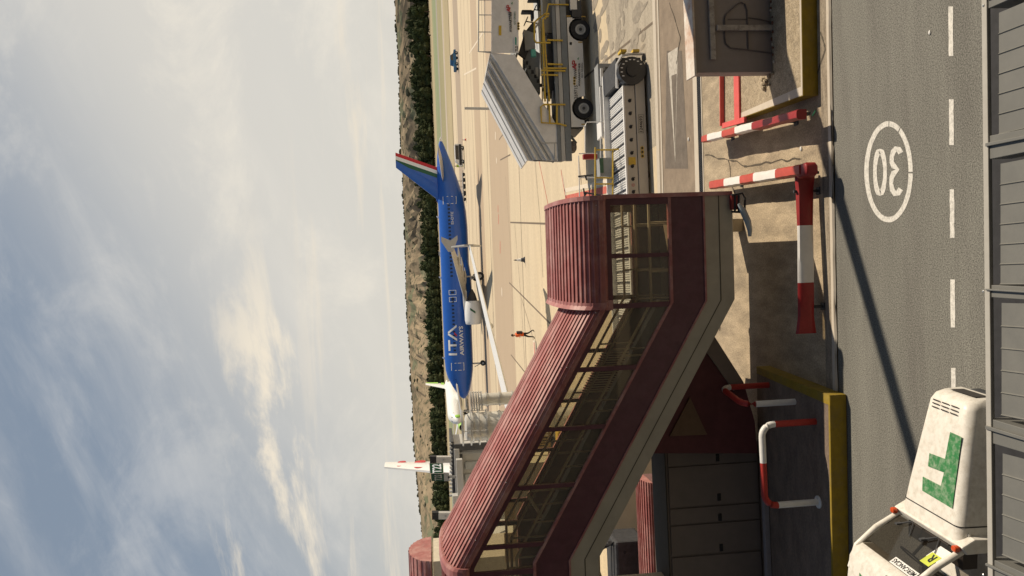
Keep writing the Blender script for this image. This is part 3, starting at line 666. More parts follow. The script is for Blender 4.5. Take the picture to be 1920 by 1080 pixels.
# ------------------------------------------------------------------ maroon covered walkway (local frame: x along the frontage, y away from camera)
YB = 14.5
wk = thing('covered_walkway', 'maroon covered walkway with ribbed barrel roof, glazed side and beige base beam', 'walkway', (0, YB, 0), TA)
def base(x):
    if x >= -.42: return 1.33
    if x >= -5.50: return 1.33+(-.42-x)*(4.29-1.33)/5.08
    return 4.29
WD = 2.8
XS = [1.70, -.42, -5.50, -9.5]
def sweep(sec, xs=XS, m=None, b=None, close=True, cap=True, slope=None):
    b = b or MB(); rings = [[Vector((x, y, base(x)+z)) for (y, z) in sec] for x in xs]
    b.loft(rings, m, cap=cap, close=close); return b
sweep([(0, 0), (.10, -.05), (WD-.1, -.05), (WD, 0), (WD, .57), (0, .57)], m=beige).build('base_beam', wk)
b = MB(); sweep([(-.006, .27), (-.006, .29), (0.001, .29), (0.001, .27)], m=M_('beam_groove', (.09, .08, .06), .8), b=b); b.build('beam_groove', wk)
# lower maroon panels, near and far, with trim strips and vertical seams
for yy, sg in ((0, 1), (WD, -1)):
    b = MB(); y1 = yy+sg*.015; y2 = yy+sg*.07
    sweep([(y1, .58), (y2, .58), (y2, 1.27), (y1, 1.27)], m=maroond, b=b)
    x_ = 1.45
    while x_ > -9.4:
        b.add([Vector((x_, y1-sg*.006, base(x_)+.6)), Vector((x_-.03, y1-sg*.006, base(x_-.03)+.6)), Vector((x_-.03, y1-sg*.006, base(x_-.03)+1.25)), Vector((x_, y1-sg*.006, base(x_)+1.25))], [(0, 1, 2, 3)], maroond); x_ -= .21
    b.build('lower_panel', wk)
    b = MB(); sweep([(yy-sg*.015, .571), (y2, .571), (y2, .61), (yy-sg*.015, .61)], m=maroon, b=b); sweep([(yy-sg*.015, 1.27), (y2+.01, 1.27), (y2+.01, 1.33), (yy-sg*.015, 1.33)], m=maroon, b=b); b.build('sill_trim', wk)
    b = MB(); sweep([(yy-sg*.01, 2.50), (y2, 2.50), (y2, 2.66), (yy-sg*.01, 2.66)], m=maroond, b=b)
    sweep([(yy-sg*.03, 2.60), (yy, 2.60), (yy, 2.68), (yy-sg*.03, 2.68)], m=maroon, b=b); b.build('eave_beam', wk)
    panes = [(1.55, .58), (.50, -.40), (-.50, -1.64), (-1.73, -2.80), (-2.88, -3.93), (-4.01, -5.08), (-5.16, -5.60), (-5.70, -7.4), (-7.5, -9.3)]
    for (xa, xb) in panes:
        xs_ = [xa, xb] if not (xa > -5.5 > xb) else [xa, -5.5, xb]
        b = MB(); yg = yy+sg*.045
        b.loft([[Vector((x, yg, base(x)+1.33)), Vector((x, yg, base(x)+2.5))] for x in xs_], glassb, close=False); b.build('window_pane', wk)
    for (xa, xb) in [(1.70, 1.55), (.58, .50), (-.40, -.50), (-1.64, -1.73), (-2.80, -2.88), (-3.93, -4.01), (-5.08, -5.16), (-5.60, -5.70), (-7.4, -7.5)]:
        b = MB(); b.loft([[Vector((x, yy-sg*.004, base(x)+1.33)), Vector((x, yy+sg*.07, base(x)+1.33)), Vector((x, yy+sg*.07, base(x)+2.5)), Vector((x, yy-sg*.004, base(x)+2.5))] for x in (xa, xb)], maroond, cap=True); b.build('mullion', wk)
# end wall at the low end
b = MB(); b.b2((1.705, .02, 1.33+.57), (1.75, WD-.02, 1.33+1.3), maroond); b.b2((1.705, .02, 1.33+2.5), (1.75, WD-.02, 1.33+2.68), maroon)
for yy in (.0, 1.0, 2.1, WD-.12): b.b2((1.705, yy+.01, 2.63), (1.75, yy+.11, 3.83), maroond)
b.build('end_wall', wk)
b = MB(); b.quad([(1.72, .1, 2.63), (1.72, WD-.1, 2.63), (1.72, WD-.1, 3.83), (1.72, .1, 3.83)], glassb); b.build('window_pane', wk)
# roof
RISE = .46; RW = WD
def roof_pt(t, ex=0.0):
    a = math.pi*(1-t); y = RW/2+(RW/2+.10+ex)*math.copysign(abs(math.cos(a))**.78, math.cos(a)); z = 2.66+(RISE+ex)*abs(math.sin(a))**.72
    return (y, z)
def roof_sec(ribs=True, n_=21, ex=0.0, t0=0, t1=1):
    sec = []
    for i in range(n_):
        t = t0+(t1-t0)*(i+.5)/n_; d = .0055
        if ribs: sec += [roof_pt(t-d, ex), roof_pt(t-d*.7, ex+.028), roof_pt(t+d*.7, ex+.028), roof_pt(t+d, ex)]
        else: sec.append(roof_pt(t, ex))
    return [roof_pt(t0, ex)]+sec+[roof_pt(t1, ex)]
sec = roof_sec(); 
under = [(WD+.05, 2.62), (-.05, 2.62)]
RISE = .72; RW = 3.7; sec_l = roof_sec(n_=27)
b = MB(); sweep(sec_l+[(RW+.05, 2.62), (-.05, 2.62)], xs=[1.66, -.44], m=maroon, b=b); b.build('landing_roof', wk)
RISE = .46; RW = WD
b = MB(); sweep(sec+under, xs=[-.42, -5.50], m=maroon, b=b); b.build('sloping_roof', wk)
b = MB(); sweep(sec+under, xs=[-5.50, -9.5], m=maroon, b=b); b.build('upper_roof', wk)
def collar(xa, xb, ex=.045, name='roof_trim', big=False):
    global RISE, RW
    if big: RISE, RW = .72, 3.7
    b = MB(); s1 = roof_sec(False, 20, ex)
    xs_ = sorted({xa, xb} | ({-.42} if xb < -.42 < xa else set()) | ({-5.5} if xb < -5.5 < xa else set()), reverse=True)
    sweep(s1+[(RW+.05, 2.6), (-.05, 2.6)], xs=xs_, m=maroon, b=b); RISE, RW = .46, WD; return b.build(name, wk)
collar(1.74, 1.65, big=True); collar(-.36, -.50, .035, big=True); collar(-5.44, -5.66, .06)
for ya_ in (-.035, WD-.05): b = MB(); b.b2((1.68, ya_, 1.33), (1.76, ya_+.08, 4.0), maroon); b.build('corner_trim', wk)
b = MB(); b.box((-.42, -.05, 3.93), (.2, .06, .16), maroon); b.build('junction_cap', wk, bevel=.01)
b = MB()
for (xa, n_) in ((1.55, 1), (-.55, 1), (-1.6, 1), (-2.7, 1), (-3.8, 1), (-4.9, 1)):
    for t in (.06, .13, .3, .45): y, z = roof_pt(t, .03); b.ball((xa, y, base(xa)+z), .012, steel, 6, 4)
b.build('roof_bolts', wk, kind='stuff')
# interior: floor, stair treads, handrails
inner = M_('interior_brown', (.24, .19, .13), .6); rail_m = M_('interior_rail', (.62, .54, .38), .4)
b = MB(); sweep([(.08, .62), (WD-.08, .62), (WD-.08, .66), (.08, .66)], m=inner, b=b)
x_ = -.5
while x_ > -5.4:
    b.b2((x_-.3, .3, base(x_)+.66), (x_, WD-.3, base(x_)+.80), inner); x_ -= .32
b.build('stair_floor', wk)
for yy in (.35, WD-.35, WD/2):
    b = MB(); b.tube([(x, yy, base(x)+1.62) for x in XS], .03, rail_m, 8); 
    for x_ in (1.2, .2, -.42, -1.5, -2.6, -3.7, -4.8, -5.5, -6.6): b.tube([(x_, yy, base(x_)+.66), (x_, yy, base(x_)+1.62)], .02, rail_m, 6)
    b.build('handrail', wk)
b = MB()
for k in range(16):
    x_ = -1.7-k*.055; b.b2((x_-.012, WD-.5, base(x_)+.7), (x_+.012, WD-.47, base(x_)+1.5), rail_m)
b.build('baluster_screen', wk)
b = MB(); sweep([(1.5, .72), (1.75, .72), (1.75, 1.05), (1.5, 1.05)], xs=[-.42, -5.5], m=M_('stair_stringer', (.14, .11, .08), .6), b=b); b.build('stringer', wk)
b = MB(); b.tube([(-4.15, .4, base(-4.15)+.75), (-4.15, .4, base(-4.15)+2.05), (-4.25, .4, base(-4.15)+2.12), (-4.7, .4, base(-4.6)+1.6)], .035, rail_m, 8); b.build('handrail', wk)
# support legs
b = MB(); b.box((1.15, 2.7, .64), (.3, .3, 1.3), beige); b.build('support_column', wk)
b = MB(); b.box((-6.9, 1.6, 2.1), (.4, .4, 4.2), beige); b.build('support_column', wk)
# lower stair housing standing behind, in the shade of the walkway
hs = thing('stair_housing', 'dark maroon and brown sloping housing in the shade under the walkway', 'housing', (-3.5, 15.4, 0))
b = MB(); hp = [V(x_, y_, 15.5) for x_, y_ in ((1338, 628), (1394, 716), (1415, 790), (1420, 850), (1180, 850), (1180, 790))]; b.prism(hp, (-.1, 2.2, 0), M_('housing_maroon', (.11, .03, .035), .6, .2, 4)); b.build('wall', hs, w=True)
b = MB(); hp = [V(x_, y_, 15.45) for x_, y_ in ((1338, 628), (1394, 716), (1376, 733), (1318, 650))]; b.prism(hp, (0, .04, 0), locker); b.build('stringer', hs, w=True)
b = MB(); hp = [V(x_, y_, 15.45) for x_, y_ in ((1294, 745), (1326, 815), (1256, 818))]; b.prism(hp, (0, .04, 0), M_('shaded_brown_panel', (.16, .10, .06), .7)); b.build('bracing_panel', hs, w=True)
# bracket on the low end of the walkway; red block copies a window reflection
fl = thing('walkway_end_bracket', 'black bracket with a curved pale arm and a red reflection block at the low end of the walkway', 'lamp', (1.6, 14.3, 0))
b = MB()
for pts in (((1372, 366), (1392, 362), (1397, 372), (1396, 398)), ((1372, 397), (1396, 398)), ((1385, 366), (1385, 398)), ((1378, 364), (1378, 398))): b.tube([V(x_, y_, 14.3) for x_, y_ in pts], .022, black, 6)
b.build('bracket', fl, w=True)
b = MB(); b.tube([V(x_, y_, 14.25) for x_, y_ in ((1385, 382), (1393, 395), (1402, 415), (1406, 432), (1406, 443))], .05, M_('pale_blue_cable', (.32, .36, .37), .4), 8, radii=[.03, .07, .07, .05, .035]); b.build('curved_arm', fl, smooth=True, w=True)
b = MB(); b.box(V(1376, 380, 14.35), (.28, .1, .14), M_('reflection_red', (.2, .02, .02), .5)); b.build('reflection_block', fl, w=True)
# ------------------------------------------------------------------ tow tractor in front, under the window
tt = thing('tow_tractor', 'scuffed white tow tractor with a green block logo on its hood below the window', 'tow tractor', (-3.31, 8.95, -.02), R(-5.5))
Qt = Matrix.Rotation(R(-5.5), 3, 'Z'); Ot = Vector((-3.31, 8.95, -.02))
def tw(x, y, z): return Qt @ Vector((x, y, z)) + Ot
def plane_hit(px, py, P, N):
    v = ray(px, py); o = Vector((0, 0, H)); t = (P-o).dot(N)/v.dot(N); return o+v*t
def ring_hood(x, hw, zt, r, zb=.55):
    pts = [(-hw-.03, zb)]
    for i in range(6): a = R(180-90*i/5); pts.append((-hw+r+r*math.cos(a), zt-r+r*math.sin(a)))
    for i in range(6): a = R(90-90*i/5); pts.append((hw-r+r*math.cos(a), zt-r+r*math.sin(a)))
    pts.append((hw+.03, zb)); return [Vector((x, p[0], p[1])) for p in pts]
b = MB(); b.loft([ring_hood(.04, .56, 1.245, .10), ring_hood(.5, .52, 1.18, .11), ring_hood(1.2, .44, 1.075, .12), ring_hood(1.62, .39, 1.01, .12), ring_hood(1.70, .37, .97, .14), ring_hood(1.74, .33, .88, .12)], dirtywhite, cap=True)
hood = b.build('hood', tt, smooth=True)
b = MB(); b.loft([ring_hood(.235, .547, 1.224, .10), ring_hood(.25, .546, 1.222, .10)], black); b.build('panel_gap', hood)
Nh = (Qt @ Vector((.15, 0, 1))).normalized(); Ph = tw(1.2, 0, 1.083)
def hoodpt(px, py): return plane_hit(px, py, Ph+Nh*.004, Nh)
lg = [(1135, 385), (1190, 410), (1145, 755), (1000, 668), (1003, 600), (1090, 645), (1105, 580), (1028, 550), (1035, 487), (1110, 515)]
b = MB(); P = [hoodpt(1340+x/2.571, 660+y/2.571) for x, y in lg]; grn = M_('worn_green_decal', (.035, .19, .06), .5, .1, 8, dirt=(.6, .6, .5), dirt_amt=.55, dirt_scale=14)
b.quad([P[0], P[1], P[6], P[9]], grn); b.quad([P[1], P[2], P[5], P[6]], grn); b.quad([P[2], P[3], P[4], P[5]], grn); b.quad([P[6], P[7], P[8], P[9]], grn); b.build('block_logo', hood, w=True)
b = MB(); vent = M_('vent_black', (.05, .045, .04), .8)
for r_, q_ in [(r_, q_) for r_ in range(3) for q_ in range(3)]:
    b = MB(); b.add([(1.53+r_*.045, -.22+q_*.17, 1.040-r_*.008), (1.53+r_*.045, -.09+q_*.17, 1.040-r_*.008), (1.546+r_*.045, -.09+q_*.17, 1.038-r_*.008), (1.546+r_*.045, -.22+q_*.17, 1.038-r_*.008)], [(0, 1, 2, 3)], vent); b.build('air_vent', hood)
b = MB(); b.b2((-.9, -.62, .35), (1.66, .62, .60), dirtywhite); b.b2((1.5, -.4, .25), (1.70, .4, .42), dark); b.build('chassis', tt, bevel=.03)
for x_, y_ in ((.14, .57), (.14, -.57), (.9, .49), (1.5, .41)):
    b = MB(); b.box((x_, y_*.98, 1.12-.11*x_), (.05, .03, .02), steel); b.build('hood_catch', hood)
b = MB(); b.quad([(1.748, -.22, .62), (1.748, .22, .62), (1.757, .22, .82), (1.757, -.22, .82)], vent); b.build('front_grille', hood)
# cab
wb0, wb1 = (0, .60, 1.24), (0, -.60, 1.24); wt0, wt1 = (-.34, .56, 1.80), (-.34, -.56, 1.80)
b = MB(); b.loft([[Vector((0.14, y, 1.10)), Vector((.05, y, 1.27)), Vector((-.05, y, 1.20)), Vector((-.05, y, .55)), Vector((.10, y, .55))] for y in (-.66, .66)], dirtywhite, cap=True); b.build('cowl', tt, bevel=.02)
b = MB(); b.quad([(-.03, .57, 1.255), (-.03, -.57, 1.255), (-.36, -.53, 1.80), (-.36, .53, 1.80)], glass('cab_glass', (.30, .28, .25), .6, .015)); b.build('windscreen', tt)
for y in (-.60, .60): b = MB(); b.tube([(-.02, y, 1.22), (-.20, y*1.0, 1.56), (-.42, y*.97, 1.84), (-.72, y*.96, 1.93)], .042, dirtywhite, 10); b.build('cab_pillar', tt, smooth=True)
for y in (-.60, .60): b = MB(); b.tube([(-1.5, y, .6), (-1.48, y*.97, 1.88)], .05, dirtywhite, 10); b.build('cab_pillar', tt, smooth=True)
rg = []
for i, (x, z, k) in enumerate(((-.37, 1.78, .93), (-.42, 1.88, .985), (-.55, 1.94, 1), (-.9, 1.97, 1), (-1.35, 1.95, 1), (-1.55, 1.90, .98), (-1.6, 1.82, .93))):
    hw = .63*k; rg.append([Vector((x, y_*hw, z-dz_)) for y_, dz_ in ((-1, .12), (-1.01, .05), (-.93, .0), (-.5, -.02), (0, -.03), (.5, -.02), (.93, 0), (1.01, .05), (1, .12))])
b = MB(); b.loft(rg, dirtywhite, cap=True); rf = b.build('cab_roof', tt, smooth=True)
b = MB(); b.quad([(-1.02, .30, 2.001), (-.66, .30, 1.972), (-.70, .16, 1.980), (-1.02, .16, 2.004)], grn); b.quad([(-1.3, -.3, 2.0), (-.9, -.3, 2.004), (-.9, .1, 2.005), (-1.3, .1, 2.002)], grn); b.build('roof_decal', rf)
txtd = M_('print_black', (.02, .02, .02), .5)
def txt(b, s, O, A, B, m, bold=0.0):
    """lettering in the rectangle with corner O, end of baseline A and top of first letter B"""
    O, A, B = Vector(O), Vector(A), Vector(B); put_text(b, s, O, A-O, B-O, m, bold)
b = MB(); txt(b, '0845', (-.44, -.56, 1.925), (-.44, -.20, 1.935), (-.58, -.56, 1.96), txtd, .02); b.build('fleet_number', rf)
def surf(u, v, lift=.004):
    p = Vector((-.03, -.57, 1.255)).lerp(Vector((-.36, -.53, 1.80)), v); q = Vector((-.03, .57, 1.255)).lerp(Vector((-.36, .53, 1.80)), v)
    return p.lerp(q, u)+Vector((.86, 0, .52))*lift
ws = [o for o in tt.children if o.name.startswith('windscreen')][0]
b = MB(); b.quad([surf(.01, .82), surf(.44, .82), surf(.44, .99), surf(.01, .99)], bwhite); txt(b, 'MERCANCIAS', surf(.03, .85, .007), surf(.42, .85, .007), surf(.03, .96, .007), txtd, .015); b.build('sticker', ws)
b = MB(); b.quad([surf(.02, .10), surf(.19, .10), surf(.19, .44), surf(.02, .44)], bwhite); b.quad([surf(.03, .30, .006), surf(.18, .30, .006), surf(.18, .60, .006), surf(.03, .60, .006)], M_('lime_sticker', (.55, .62, .08), .5)); txt(b, 'R', surf(.07, .33, .009), surf(.14, .33, .009), surf(.07, .52, .009), txtd, .03); b.build('permit_sticker', ws)
for u in (.30, .74):
    b = MB(); a = surf(u, -.02, .02); c = surf(u+.10, .20, .03); b.tube([a, c], .010, dark, 6); b.box(c, (.02, .05, .08), dark); b.tube([a+Vector((0, -.02, 0)), surf(u-.16, .30, .015)], .006, dark, 5); b.build('wiper', ws)
b = MB(); seatm = M_('seat_fabric', (.07, .062, .055), .8); b.rbox((-.95, .22, .95), (.5, .5, .16), .05, seatm); b.rbox((-1.2, .22, 1.25), (.14, .48, .6), .05, seatm); b.rbox((-.95, -.28, .95), (.5, .45, .16), .05, seatm); b.build('seat', tt)
b = MB(); b.b2((-1.62, -.6, .3), (-.1, .6, .5), M_('cab_floor', (.07, .055, .045), .8)); b.b2((-.30, -.52, .95), (-.10, .52, 1.14), M_('dashboard', (.06, .05, .045), .8)); b.tube([(-.3, .25, 1.1), (-.45, .25, 1.25)], .02, dark, 6); b.ringband((-.47, .25, 1.27), (-.7, 0, .7), .15, .02, .02, black, 20); b.b2((-1.64, -.62, .3), (-1.56, .62, 1.3), dirtywhite); b.b2((-2.6, -.62, .35), (-1.66, .62, .95), dirtywhite); b.build('rear_body', tt)
b = MB(); orm = M_('orange_lamp', (.55, .07, .01), .25, .1, spec=.8)
for y in (.60, -.60):
    b = MB(); b.rbox((.02, y, 1.30), (.075, .085, .075), .03, orm); b.build('indicator_lamp', tt, smooth=True, bevel=.01)
for x in (1.15, -2.0):
    for y in (.62, -.62):
        b = MB(); b.disc((x, y, .33), (0, 1, 0), .33, .2, black, 20); wl_ = b.build('wheel', tt, smooth=True); b = MB(); b.disc((x, y*1.17, .33), (0, 1, 0), .17, .03, grey, 14); b.build('rim', wl_)
# ------------------------------------------------------------------ airliners
def fus_profile(L=37.57):
    k = L/37.57
    P = [(0, 3.35, .04, .04), (.25, 3.37, .45, .42), (.7, 3.42, .80, .75), (1.4, 3.52, 1.18, 1.13), (2.3, 3.66, 1.48, 1.48), (3.2, 3.78, 1.70, 1.78), (4.2, 3.84, 1.86, 1.98), (5.6, 3.86, 1.96, 2.06), (7, 3.86, 1.975, 2.07), (12, 3.86, 1.975, 2.07), (18, 3.86, 1.975, 2.07), (25.0, 3.86, 1.975, 2.07)]
    P += [(27.3, 3.92, 1.94, 2.01), (29.5, 4.10, 1.75, 1.83), (31.5, 4.36, 1.45, 1.56), (33.5, 4.66, 1.05, 1.24), (35.3, 4.93, .68, .86), (36.8, 5.10, .36, .48), (37.57, 5.17, .16, .22)]
    return [(a*k, z, ry, rz) for a, z, ry, rz in P]
def airliner(name, label, loc, rz, body, finm, wingm, engm, L=37.57, sc=1.0, detail=True, fin_stripes=None, windows=True):
    o = thing(name, label, 'airliner', loc, rz, None); o.scale = (sc, sc, sc); prof = fus_profile(L); k = L/37.57
    def at(d):
        for i in range(len(prof)-1):
            if prof[i][0] <= d <= prof[i+1][0]:
                t = (d-prof[i][0])/(prof[i+1][0]-prof[i][0]); return tuple(prof[i][j]+(prof[i+1][j]-prof[i][j])*t for j in range(1, 4))
        return prof[-1][1:]
    b = MB(); b.loft([[Vector((-d, ry*math.sin(2*math.pi*j/32), zc+rz_*math.cos(2*math.pi*j/32))) for j in range(32)] for d, zc, ry, rz_ in prof], body, cap=True)
    # belly fairing
    b.loft([[Vector((-d*k, w_*math.sin(2*math.pi*j/16), 2.35+h_*math.cos(2*math.pi*j/16))) for j in range(16)] for d, w_, h_ in ((10.2, .3, .1), (11.8, 1.7, .62), (14, 2.05, .78), (18, 2.05, .78), (20, 1.5, .5), (21.4, .3, .1))], body, cap=True)
    fu = b.build('fuselage', o, smooth=True)
    def side(d, z, sg=1, lift=.012):
        zc, ry, rz_ = at(d); q = max(-.999, min(.999, (z-zc)/rz_)); return Vector((-d, sg*(ry*math.sqrt(1-q*q)+lift), z))
    # wings
    for sg in (1, -1):
        st = [(1.5, 12.0*k, 6.6, 2.55, .80), (6.4, 14.6*k, 3.9, 2.95, .48), (16.2, 20.0*k, 1.7, 4.65, .20), (16.9, 20.5*k, 1.4, 4.78, .15)]
        rings = []
        for y, le, ch, z, th in st:
            ring = [(0, 0), (.06, .55), (.25, .85), (.5, .8), (.8, .35), (1, 0), (.8, -.15), (.5, -.45), (.25, -.6), (.06, -.4)]
            rings.append([Vector((-(le+ch*u), sg*y, z+th*w_*.6)) for u, w_ in ring])
        b = MB(); b.loft(rings, wingm, cap=True); wg = b.build('wing', o, smooth=True)
        if True:
            for y in (4.4, 8.2, 11.6):
                t = (y-1.5)/15.4; d0 = (12+8.5*t)*k+4.6-3.2*t; z = 2.5+2.2*t
                b = MB(); b.tube([(-(d0-1.6), sg*y, z-.05), (-(d0-.8), sg*y, z-.22), (-(d0+.3), sg*y, z-.3), (-(d0+1.4), sg*y, z-.22)], .16, agrey, 8, radii=[.05, .19, .17, .04]); b.build('flap_fairing', wg, smooth=True)
        b = MB(); fe = [(-20.6*k, 5.15), (-21.9*k, 5.95), (-22.5*k, 5.95), (-22.0*k, 4.85), (-22.6*k, 3.95), (-22.1*k, 3.95), (-20.6*k, 4.55)]
        b.prism([(x, sg*16.88, z) for x, z in fe], (0, sg*.09, 0), agrey); b.build('wingtip_fence', wg)
        # engine
        rg = [(11.05, .95, 0), (11.15, 1.06, 0), (11.6, 1.16, 0), (12.8, 1.18, 0), (13.9, 1.05, .02), (14.3, .95, .03)]
        b = MB(); b.loft([[Vector((-d*k, sg*5.75+r_*math.sin(2*math.pi*j/24), 1.82+dz_+r_*math.cos(2*math.pi*j/24))) for j in range(24)] for d, r_, dz_ in rg], engm)
        b.loft([[Vector((-d*k, sg*5.75+r_*math.sin(2*math.pi*j/24), 1.82+r_*math.cos(2*math.pi*j/24))) for j in range(24)] for d, r_ in ((11.05, .95), (11.6, .90), (12.2, .86))], agrey)
        b.loft([[Vector((-d*k, sg*5.75+r_*math.sin(2*math.pi*j/20), 1.85+r_*math.cos(2*math.pi*j/20))) for j in range(20)] for d, r_ in ((13.8, .78), (14.6, .62), (15.2, .45), (15.9, .1))], dark, cap=True)
        en = b.build('engine', o, smooth=True)
        b = MB(); b.disc((-12.2*k, sg*5.75, 1.82), (1, 0, 0), .86, .05, black, 24); b.build('fan', en)
        b = MB(); b.prism([(-12.0*k, sg*5.6, 2.9), (-15.6*k, sg*5.6, 2.6), (-16.5*k, sg*5.6, 3.0), (-13.6*k, sg*5.6, 3.1)], (0, sg*.3, 0), engm); b.build('pylon', en)
        if detail and sg == 1: b = MB(); b.prism([(-12.55*k, sg*(5.75+1.19), 1.55), (-12.85*k, sg*(5.75+1.19), 1.55), (-13.35*k, sg*(5.75+1.12), 2.25), (-13.05*k, sg*(5.75+1.14), 2.25)], (0, .01, 0), agreen); b.build('nacelle_stripe', en)
        # tailplane
        b = MB(); b.loft([[Vector((-(le+ch*u), sg*y, z+th*w_)) for u, w_ in ((0, 0), (.2, .5), (.6, .4), (1, 0), (.6, -.4), (.2, -.5))] for y, le, ch, z, th in ((.55, 31.1*k, 4.0, 5.05, .34), (6.2, 34.4*k, 1.6, 5.65, .14))], agrey, cap=True); b.build('tailplane', o, smooth=True)
    # fin
    le0, le1, te0, te1, z0, z1 = 29.9*k, 33.95*k, 34.3*k, 36.0*k, 5.5, 11.76
    if L > 37: te0, te1, le0, le1 = 33.7, 36.1, 29.3, 33.9
    def fx(t, u): # t up, u chord 0..1 from LE to TE
        return -((le0+(le1-le0)*t)*(1-u)+(te0+(te1-te0)*t)*u)
    def finpart(u0, u1, m, nm):
        b = MB(); rings = []
        for t in (0, .12, 1):
            z = z0+(z1-z0)*t; le_ = fx(t, 0); te_ = fx(t, 1); 
            if t == 0: le_ += 2.0
            elif t < .2: le_ += .5
            ch = abs(te_-le_)
            def X(u): return le_+(te_-le_)*u
            def th(u): return (.50*(1-t)+.24*t)*(4*min(u+.06, .5)*(1-min(u+.06, .5))*(1 if u < .45 else (1.03-u)/.58))*.7+.02
            us = [u0+(u1-u0)*i/6 for i in range(7)]
            rings.append([Vector((X(u), th(u), z)) for u in us]+[Vector((X(u), -th(u), z)) for u in reversed(us)])
        b.loft(rings, m, cap=True); return b.build(nm, o, smooth=True)
    if fin_stripes:
        finpart(0, .46, finm, 'vertical_fin'); f0 = .46
        # constant-width bands along the trailing edge
        for nm, m, a0, a1 in fin_stripes:
            b = MB(); rings = []
            for t in (0, .12, 1):
                z = z0+(z1-z0)*t; te_ = fx(t, 1); th = .16*(1-t)+.07*t
                rings.append([Vector((te_+a0, th*(.25+a0*.5), z)), Vector((te_+a1, th*(.25+a1*.5), z)), Vector((te_+a1, -th*(.25+a1*.5), z)), Vector((te_+a0, -th*(.25+a0*.5), z))])
            b.loft(rings, m, cap=True); b.build(nm, o)
        b = MB(); rings = []; last = fin_stripes[-1][3]
        for t in (0, .12, 1):
            z = z0+(z1-z0)*t; te_ = fx(t, 1); le_ = fx(t, 0)+(2.0 if t == 0 else .5 if t < .2 else 0); a = le_+(te_-le_)*.44; th1 = (.50*(1-t)+.24*t)*.7*.97+.02; th0 = (.16*(1-t)+.07*t)*(.25+last*.5)
            rings.append([Vector((te_+last, th0, z)), Vector((a, th1, z)), Vector((a, -th1, z)), Vector((te_+last, -th0, z))])
        b.loft(rings, finm, cap=True); b.build('rudder', o)
    else: finpart(0, 1, finm, 'vertical_fin')
    # gear
    def gear(d, y, r_, n_, zt_):
        b = MB(); b.tube([(-d, y, zt_), (-d, y, r_)], .11, agrey, 8); b.tube([(-d+.5, y, zt_*.8), (-d, y, r_*1.5)], .06, agrey, 6); g = b.build('landing_gear', o)
        for q in (-1, 1):
            b = MB(); b.disc((-d, y+q*n_, r_), (0, 1, 0), r_, r_*.62, black, 20); w_ = b.build('wheel', g, smooth=True)
            b = MB(); b.disc((-d, y+q*(n_+r_*.32), r_), (0, 1, 0), r_*.45, .03, agrey, 14); b.build('rim', w_)
    gear(5.07*k, 0, .38, .26, 2.0); gear(17.7*k, 3.8, .60, .46, 2.4); gear(17.7*k, -3.8, .60, .46, 2.4)
    # cockpit glazing
    for sg in (1, -1):
        b = MB(); pts = [(1.55, 4.35), (2.0, 4.75), (3.0, 4.80), (3.1, 4.40), (2.4, 4.25)]; b.quad([side(d, z, sg, .015) for d, z in pts], cabglass); b.build('cockpit_window', o)
    b = MB(); b.quad([Vector((-1.45, .55, 4.43)), Vector((-1.45, -.55, 4.43)), Vector((-2.05, -.7, 4.98)), Vector((-2.05, .7, 4.98))], cabglass); b.build('cockpit_window', o)
    return o, fu, side
ita_X = -(745-1.6-540)/1400*109
it, itf, sd = airliner('airliner', 'blue airliner standing side on, tail fin edged red, white and green, with white engines', (ita_X, 109, 0), R(180), blue, blue, agrey, awhite,
    fin_stripes=[('fin_stripe', ared, .0, .50), ('fin_stripe', awhite, .50, 1.02), ('fin_stripe', agreen, 1.02, 1.60)])
win = M_('cabin_window', (.02, .03, .06), .2)
def patch(b, d0, d1, z0, z1, m, lift=.014, nd=2, nz=3):
    for i in range(nd):
        for j in range(nz):
            a, c = d0+(d1-d0)*i/nd, d0+(d1-d0)*(i+1)/nd; e_, f_ = z0+(z1-z0)*j/nz, z0+(z1-z0)*(j+1)/nz
            b.quad([sd(a, e_, 1, lift), sd(c, e_, 1, lift), sd(c, f_, 1, lift), sd(a, f_, 1, lift)], m)
d = 6.6
while d < 28.0:
    if not (14.9 < d < 17.6) or (15.9 < d < 16.1): b = MB(); patch(b, d, d+.25, 4.28, 4.62, win, nd=1, nz=1); b.build('cabin_window', it)
    d += .533
def frame(nm, d0, d1, z0, z1, t=.07):
    b = MB(); patch(b, d0, d1, z0, z0+t, awhite); patch(b, d0, d1, z1-t, z1, awhite); patch(b, d0, d0+t, z0, z1, awhite); patch(b, d1-t, d1, z0, z1, awhite); b.build(nm, it)
frame('door_outline', 4.35, 5.45, 3.2, 5.05); frame('door_outline', 28.25, 29.35, 3.3, 5.25); frame('overwing_exit', 14.2, 14.9, 3.9, 4.95); frame('overwing_exit', 15.2, 15.9, 3.9, 4.95)
b = MB(); patch(b, 14.38, 14.72, 4.2, 4.65, win, nd=1, nz=1); patch(b, 15.38, 15.72, 4.2, 4.65, win, nd=1, nz=1); b.build('cabin_window', it)
def sidetext(s, d0, d1, z0, z1, m, bold=0.0, par=it, shear=0.0):
    vs, fs = text_geo(s, bold); b = MB()
    b.add([sd(d0+(d1-d0)*v.x, z0+(z1-z0)*v.y, 1, .02) for v in vs], fs, m); return b.build('lettering', par)
sidetext('AIRWAYS', 6.5, 10.7, 3.15, 3.72, awhite, .02); sidetext('EI-DTE', 25.3, 27.1, 3.85, 4.2, awhite, .01)
b = MB(); zA, zB = 4.0, 5.32
def poly(pts, m, lift=.024):
    n_ = 5
    b.quad([sd(d_, z_, 1, lift) for d_, z_ in pts], m)
patch(b, 6.55, 6.85, 4.15, zB, awhite, .024)            # I
patch(b, 7.2, 8.75, zB-.26, zB, awhite, .024); patch(b, 7.85, 8.13, 4.15, zB-.26, awhite, .024)   # T
